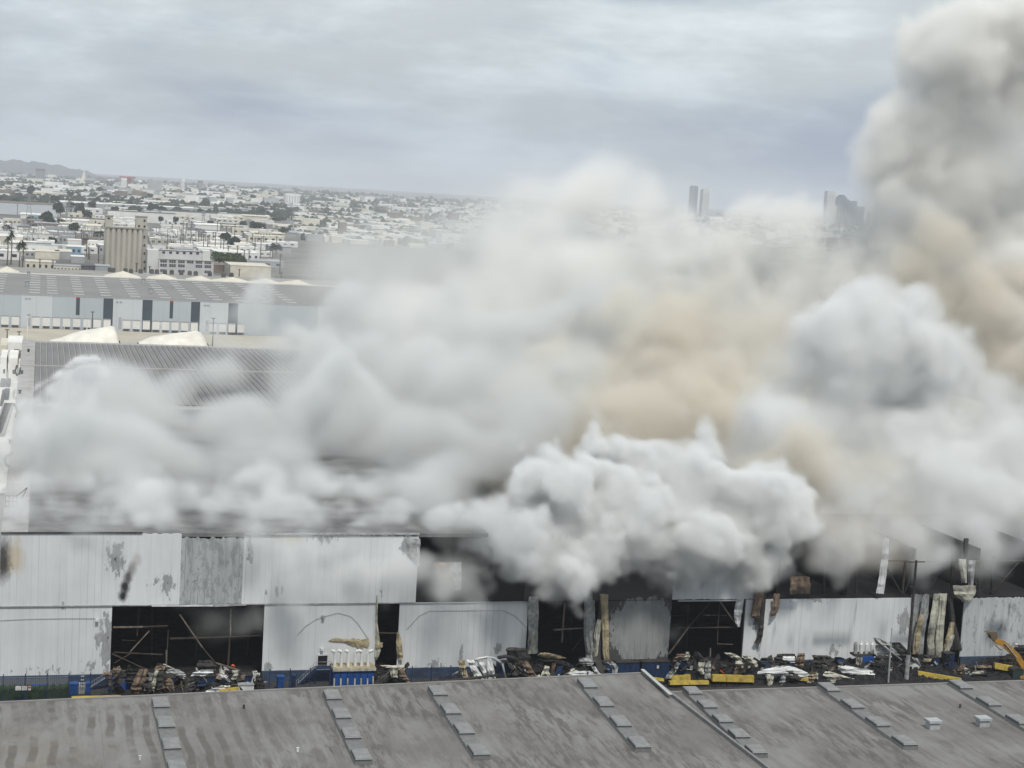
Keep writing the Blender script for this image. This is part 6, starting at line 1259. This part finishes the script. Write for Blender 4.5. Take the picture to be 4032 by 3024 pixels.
M_WHITE = smoke_mat('smoke_white', (.945, .953, .95))
M_GREY = smoke_mat('smoke_grey', (.865, .876, .87))
M_CREAM = smoke_mat('smoke_cream', (.986, .982, .962))
M_BROWN = smoke_mat('smoke_brown', (.905, .868, .79))

# thin veil drifting behind everything, and the soft pale dome
smoke('smoke', [(1330, 1080, 230, 560, .5), (1500, 1000, 330, 560, .7), (1800, 1000, 330, 560, .9), (2050, 950, 300, 560), (1700, 1250, 400, 540), (1400, 1280, 240, 540, .9), (1230, 900, 120, 560, .3), (1200, 1000, 110, 560, .6), (1230, 1080, 120, 560, .8), (1500, 640, 110, 560, .12), (1360, 950, 170, 560, .5), (1500, 800, 140, 560, .3), (1650, 850, 200, 560, .6), (1900, 830, 190, 560, .7), (2560, 950, 170, 540), (2720, 930, 120, 535, .8), (1550, 730, 180, 560, .14), (1700, 640, 130, 560, .12), (1800, 850, 230, 560, .3), (1300, 820, 200, 570, .2),
      (2400, 1080, 260, 540), (2650, 1060, 200, 530), (2700, 1200, 240, 530), (2100, 1250, 330, 520)], 2.6, M_GREY,
      'thin grey smoke veil drifting over the town to the right', dens=.042, edge=22, base=42, amp=9, octs=4, warp=14, swell=1.2)
smoke('smoke', [(2310, 650, 120, 500), (2230, 720, 110, 500), (2400, 730, 120, 500), (2500, 830, 110, 500), (2170, 830, 130, 500), (2290, 770, 190, 500), (2420, 800, 100, 500), (2200, 900, 180, 495), (2400, 960, 190, 495), (2080, 1050, 230, 490), (2560, 1130, 200, 490), (1900, 1180, 230, 485, .8), (1700, 1300, 250, 480, .8), (2300, 1150, 280, 480), (1500, 1400, 220, 470, .7), (2050, 1350, 280, 475)], 1.7, M_CREAM,
      'pale dome shaped smoke billow rising behind the main cloud against the sky', dens=.085, edge=15, base=20, amp=6, octs=5, warp=8)
# bright cream plume to the right and the tall column
smoke('smoke', [(2930, 850, 140, 430), (2890, 800, 85, 432), (3010, 775, 80, 432), (3130, 825, 80, 432), (2820, 900, 100, 430), (3030, 830, 100, 430), (3140, 880, 105, 430), (3400, 980, 130, 428), (3520, 960, 120, 426), (3300, 960, 110, 430), (2680, 980, 120, 435), (2760, 900, 80, 433), (3240, 930, 85, 430), (3050, 1020, 220, 425), (3330, 1080, 190, 425), (2880, 1080, 170, 425), (3250, 1260, 230, 415), (3050, 1250, 230, 415),
      (3690, 790, 120, 410), (3820, 950, 260, 410), (3700, 620, 140, 410), (3620, 800, 110, 410), (3640, 900, 130, 410), (3560, 960, 120, 412), (3660, 700, 120, 410), (3480, 1060, 120, 415), (3900, 560, 250, 405), (3690, 440, 150, 405), (3700, 330, 130, 405), (3680, 540, 120, 405), (3820, 280, 190, 405), (3690, 200, 150, 405), (3640, 420, 140, 405), (3620, 560, 150, 406), (3580, 700, 150, 408), (3540, 830, 150, 410), (3440, 920, 130, 414), (3860, 760, 220, 406), (3200, 1000, 170, 424), (3080, 930, 150, 427), (3780, 60, 150, 408), (4020, 400, 210, 405), (3980, 250, 190, 405), (4060, 120, 200, 405), (3800, 150, 130, 408, .8), (3900, 60, 150, 408), (4120, 700, 230, 405),
      (4050, 1000, 230, 400), (3560, 1050, 160, 415), (4000, 1250, 250, 395), (3500, 1200, 200, 410)], 1.15, M_CREAM,
      'tall cream smoke column climbing past the skyline out of the top right', dens=.15, edge=6, base=17, amp=5.5, octs=5, warp=7, wisp=.4, grain=.35)
smoke('smoke', [(3650, 1200, 170, 392), (3820, 1200, 190, 388), (4000, 1270, 200, 384), (3980, 520, 70, 384, .6), (4060, 1500, 200, 372), (4200, 1400, 220, 372), (3720, 980, 90, 388, .5),
      (2950, 1230, 150, 385, .8), (2880, 1400, 220, 376), (2640, 1420, 200, 376), (2750, 1580, 220, 368), (2480, 1600, 220, 366), (2330, 1500, 190, 372), (2200, 1650, 230, 362), (2560, 1780, 220, 350),
      (2880, 1700, 200, 352), (2080, 1820, 220, 350), (2350, 1850, 220, 340), (3150, 2050, 260, 302), (3420, 2120, 150, 290), (3000, 1880, 180, 330)], 1.15, M_BROWN,
      'tan brown smoke churning behind the bluish white billow over the warehouse', dens=.15, edge=7, base=17, amp=5.5, octs=5, warp=8, wisp=.45, grain=.4)
# bluish white mass on the right
smoke('smoke', [(3380, 1300, 130, 322), (3300, 1370, 160, 320), (3230, 1430, 140, 320), (3450, 1350, 150, 320), (3480, 1420, 150, 318), (3120, 1590, 170, 316), (3400, 1600, 250, 314), (3680, 1560, 200, 314), (3050, 1700, 110, 316), (3850, 1700, 220, 312), (3250, 1800, 220, 305),
      (3600, 1850, 280, 300), (3550, 1720, 240, 306), (3800, 1850, 220, 300), (3400, 1780, 200, 308), (3100, 1900, 150, 306), (3950, 1950, 260, 294), (4150, 1800, 260, 298), (4200, 2050, 220, 282), (3780, 2020, 180, 282), (3450, 1960, 170, 284)], .9, M_WHITE,
      'large bluish white smoke billow rolling up from the right of the roof', dens=.2, edge=5, base=15, amp=5, octs=5, warp=6, wisp=.4, grain=.35, ymin=263)
# wide grey bank across the roof
smoke('smoke', [(100, 1830, 110, 322, 1), (60, 1900, 80, 310, 1), (190, 1700, 110, 340, 1), (290, 1600, 90, 355, .9), (370, 1550, 75, 365, .8), (450, 1600, 95, 368, .9), (570, 1590, 90, 378, .8), (700, 1600, 120, 378), (620, 1560, 85, 380), (780, 1530, 90, 386), (700, 1700, 140, 360), (560, 1660, 120, 362), (860, 1560, 95, 395), (950, 1430, 75, 405), (250, 1950, 150, 300), (420, 1960, 150, 296), (560, 1970, 150, 296), (700, 2000, 140, 290), (900, 2010, 140, 290), (1050, 2000, 140, 292), (1030, 1280, 75, 415), (1100, 1200, 62, 418), (1170, 1190, 55, 420, .8), (1150, 1330, 100, 410),
      (600, 1730, 200, 355), (380, 1730, 170, 348), (900, 1720, 210, 360), (1280, 1550, 230, 390), (1300, 1750, 280, 345), (1600, 1600, 290, 372), (1700, 1850, 260, 325), (1950, 1700, 260, 345), (480, 1880, 230, 318), (220, 1850, 170, 318), (160, 1990, 140, 296, 1), (300, 1900, 150, 305), *[(70+i*43, 1840+(i*67) % 190, 105, 330-.26*((i*67) % 190), 1) for i in range(38)], (120, 2040, 90, 280, 1), (240, 2030, 90, 280, 1), (380, 2040, 80, 280, .8), (200, 1900, 140, 305), (60, 1960, 90, 298, 1), (20, 1990, 80, 288, 1), (-30, 1780, 70, 330, .8), (-20, 1870, 90, 316, 1), (-30, 1960, 90, 300, 1), (30, 1780, 80, 330, 1), (10, 2050, 70, 276, .8), (70, 2050, 60, 276, .8),
      (800, 1930, 230, 304), (1100, 1850, 240, 315), (1250, 1970, 200, 298), (1550, 1990, 190, 292), (350, 2010, 150, 290), (600, 2020, 130, 288), (2100, 1560, 230, 370), (1480, 1330, 200, 420, .8), (1900, 1450, 260, 400), (2150, 1450, 220, 405), (2350, 1350, 200, 410), (1700, 1400, 220, 410)], 1.15, M_GREY,
      'broad flat grey smoke bank lying across the burning roof', dens=.14, edge=7, base=14, amp=4.5, octs=5, warp=8, zfade=(23.4, 24.6), swell=1.2)
smoke('smoke', [(2870, 1790, 110, 284), (2990, 1860, 110, 282), (2760, 1720, 80, 290, .8), (3130, 2090, 120, 268), (3300, 2110, 110, 266), (3480, 2060, 110, 266), (3620, 2100, 90, 264, .8), (3400, 1960, 110, 270), (3560, 1960, 100, 270, .8), (3850, 2120, 90, 264, .7), (4000, 2110, 90, 264, .6)], .8, smoke_mat('smoke_dark', (.80, .775, .73)),  # first puffs put the shade of the crevice between billows into darker smoke
      'dark grey brown smoke hanging over the burnt upper openings at right', dens=.14, edge=6, base=10, amp=3.2, octs=4, warp=4, ymin=256)
# low wisps creeping along the parapet
pw = []
for i in range(92):
    x = 10+i*21+random.uniform(-15, 15); pw.append((x, 2050+random.uniform(-70, 28)-(0 if x < 1500 else 12), random.uniform(26, 64), random.uniform(267, 284), random.uniform(.25, 1)))
for i in range(150):                            # lying on the roof deck just behind the parapet
    x = -10+i*11.6+random.uniform(-15, 15); y = random.uniform(1900, 2088)-(0 if x < 1500 else 12); v_ = ray(x, y)
    pw.append((x, y, random.uniform(38, 66), max(263.5, (25.6-H)*v_.y/v_.z), random.uniform(.3, .8)))
for (x, y, r_, Y, q) in [(950, 2150, 60, 260, .35), (1000, 2200, 60, 260, .3), (880, 2120, 50, 260, .4), (1180, 2230, 130, 258, .3), (1300, 2310, 110, 258, .25), (1420, 2220, 140, 258, .32), (1560, 2270, 100, 258, .3), (1500, 2150, 90, 259, .3), (1250, 2120, 90, 260, .28), (1080, 2180, 80, 259, .4), (1020, 2120, 60, 261, .5),
                         (1740, 2290, 80, 258, .28), (1540, 2390, 45, 259, .5), (1850, 2310, 60, 258, .25), (980, 2430, 60, 263.4, .22), (780, 2400, 60, 263.4, .24), (900, 2470, 40, 263.4, .15), (3650, 2150, 120, 260, .28), (3900, 2150, 140, 260, .22), (3300, 2150, 110, 260, .35), (3050, 2170, 90, 260, .4), (3500, 2120, 100, 260, .3), (2680, 2430, 50, 262, .1)]:
    pw.append((x, y, r_, Y, q))
smoke('smoke', pw, .48, M_WHITE, 'thin ragged smoke wisps creeping along the white wall top', dens=.28, edge=3.0, base=6, amp=2.3, octs=4, warp=2.6, wisp=.75, grain=.5)
# the crisp white billow spilling over the front wall
smoke('smoke', [(1740, 2085, 50, 264), (1790, 2085, 75, 263), (1860, 2040, 75, 266), (1900, 1985, 60, 268), (1960, 2080, 100, 262), (2080, 2030, 100, 264), (2180, 1960, 100, 266), (2260, 1890, 75, 268), (2300, 2050, 140, 262), (2400, 1850, 85, 272), (2380, 1775, 50, 274), (2520, 1960, 140, 268),
      (2680, 1860, 85, 274), (2760, 1790, 50, 276), (2640, 1800, 45, 276), (2720, 1970, 150, 268), (2150, 2150, 120, 257), (2120, 2225, 80, 255), (2260, 2215, 100, 254), (2380, 2180, 110, 256), (2240, 2280, 50, 253), (2500, 2130, 140, 258), (2560, 2220, 80, 257),
      (2700, 2110, 140, 260), (2900, 2020, 150, 266), (2900, 2150, 100, 262), (3020, 1990, 110, 270), (3020, 2090, 90, 265), (2930, 1930, 90, 272), (2050, 2140, 90, 259), (1900, 2110, 60, 262), (3120, 1990, 70, 274), (2420, 2260, 40, 253), (2300, 1950, 100, 268), (2420, 2000, 130, 264), (2460, 2080, 120, 260), (2350, 1880, 80, 271), (2480, 1880, 110, 271), (2600, 2040, 140, 264), (2600, 1900, 110, 272)], .42, M_WHITE,
      'dense crisp white smoke billow spilling over the front wall', dens=.5, edge=2.8, base=9, amp=3.1, octs=5, wisp=.4, grain=.25, bias=.12, warp=2.6, ymin=246, swell=1.2)
# water thrown from the left edge
pj = []
for i in range(34):
    t = i/33; x = -40+t*420; y = 1745-330*math.sin(min(1, t*1.02)*math.pi*.5)**1.0
    pj.append((x, y, 4.5+6*t, 300, 1.0)); 
    if i > 12: pj.append((x+20, y+30+20*t, 12+24*t, 302, .12))
for (x, y, r_) in [(330, 1440, 26), (370, 1450, 30), (240, 1560, 60), (120, 1680, 50), (320, 1560, 70)]: pj.append((x, y, r_, 303, .06))
smoke('water_spray', pj, .45, smoke_mat('spray_white', (.995, .995, 1.0)), 'arc of white water spray thrown onto the roof edge', dens=3, edge=.8, base=3, amp=.5, octs=3, warp=.5)['category'] = 'water spray'
bpy.data.objects['water_spray']['kind'] = 'stuff'
# ================================================================== haze
hz = MB(); hm = smoke_mat('haze', (.86, .90, .97), aniso=0.0, dens=HAZE)
hz.box(-8200, 14200, -700, 19200, -2, 260, hm)
tag(hz.build('haze'), None, None, None, 'stuff')
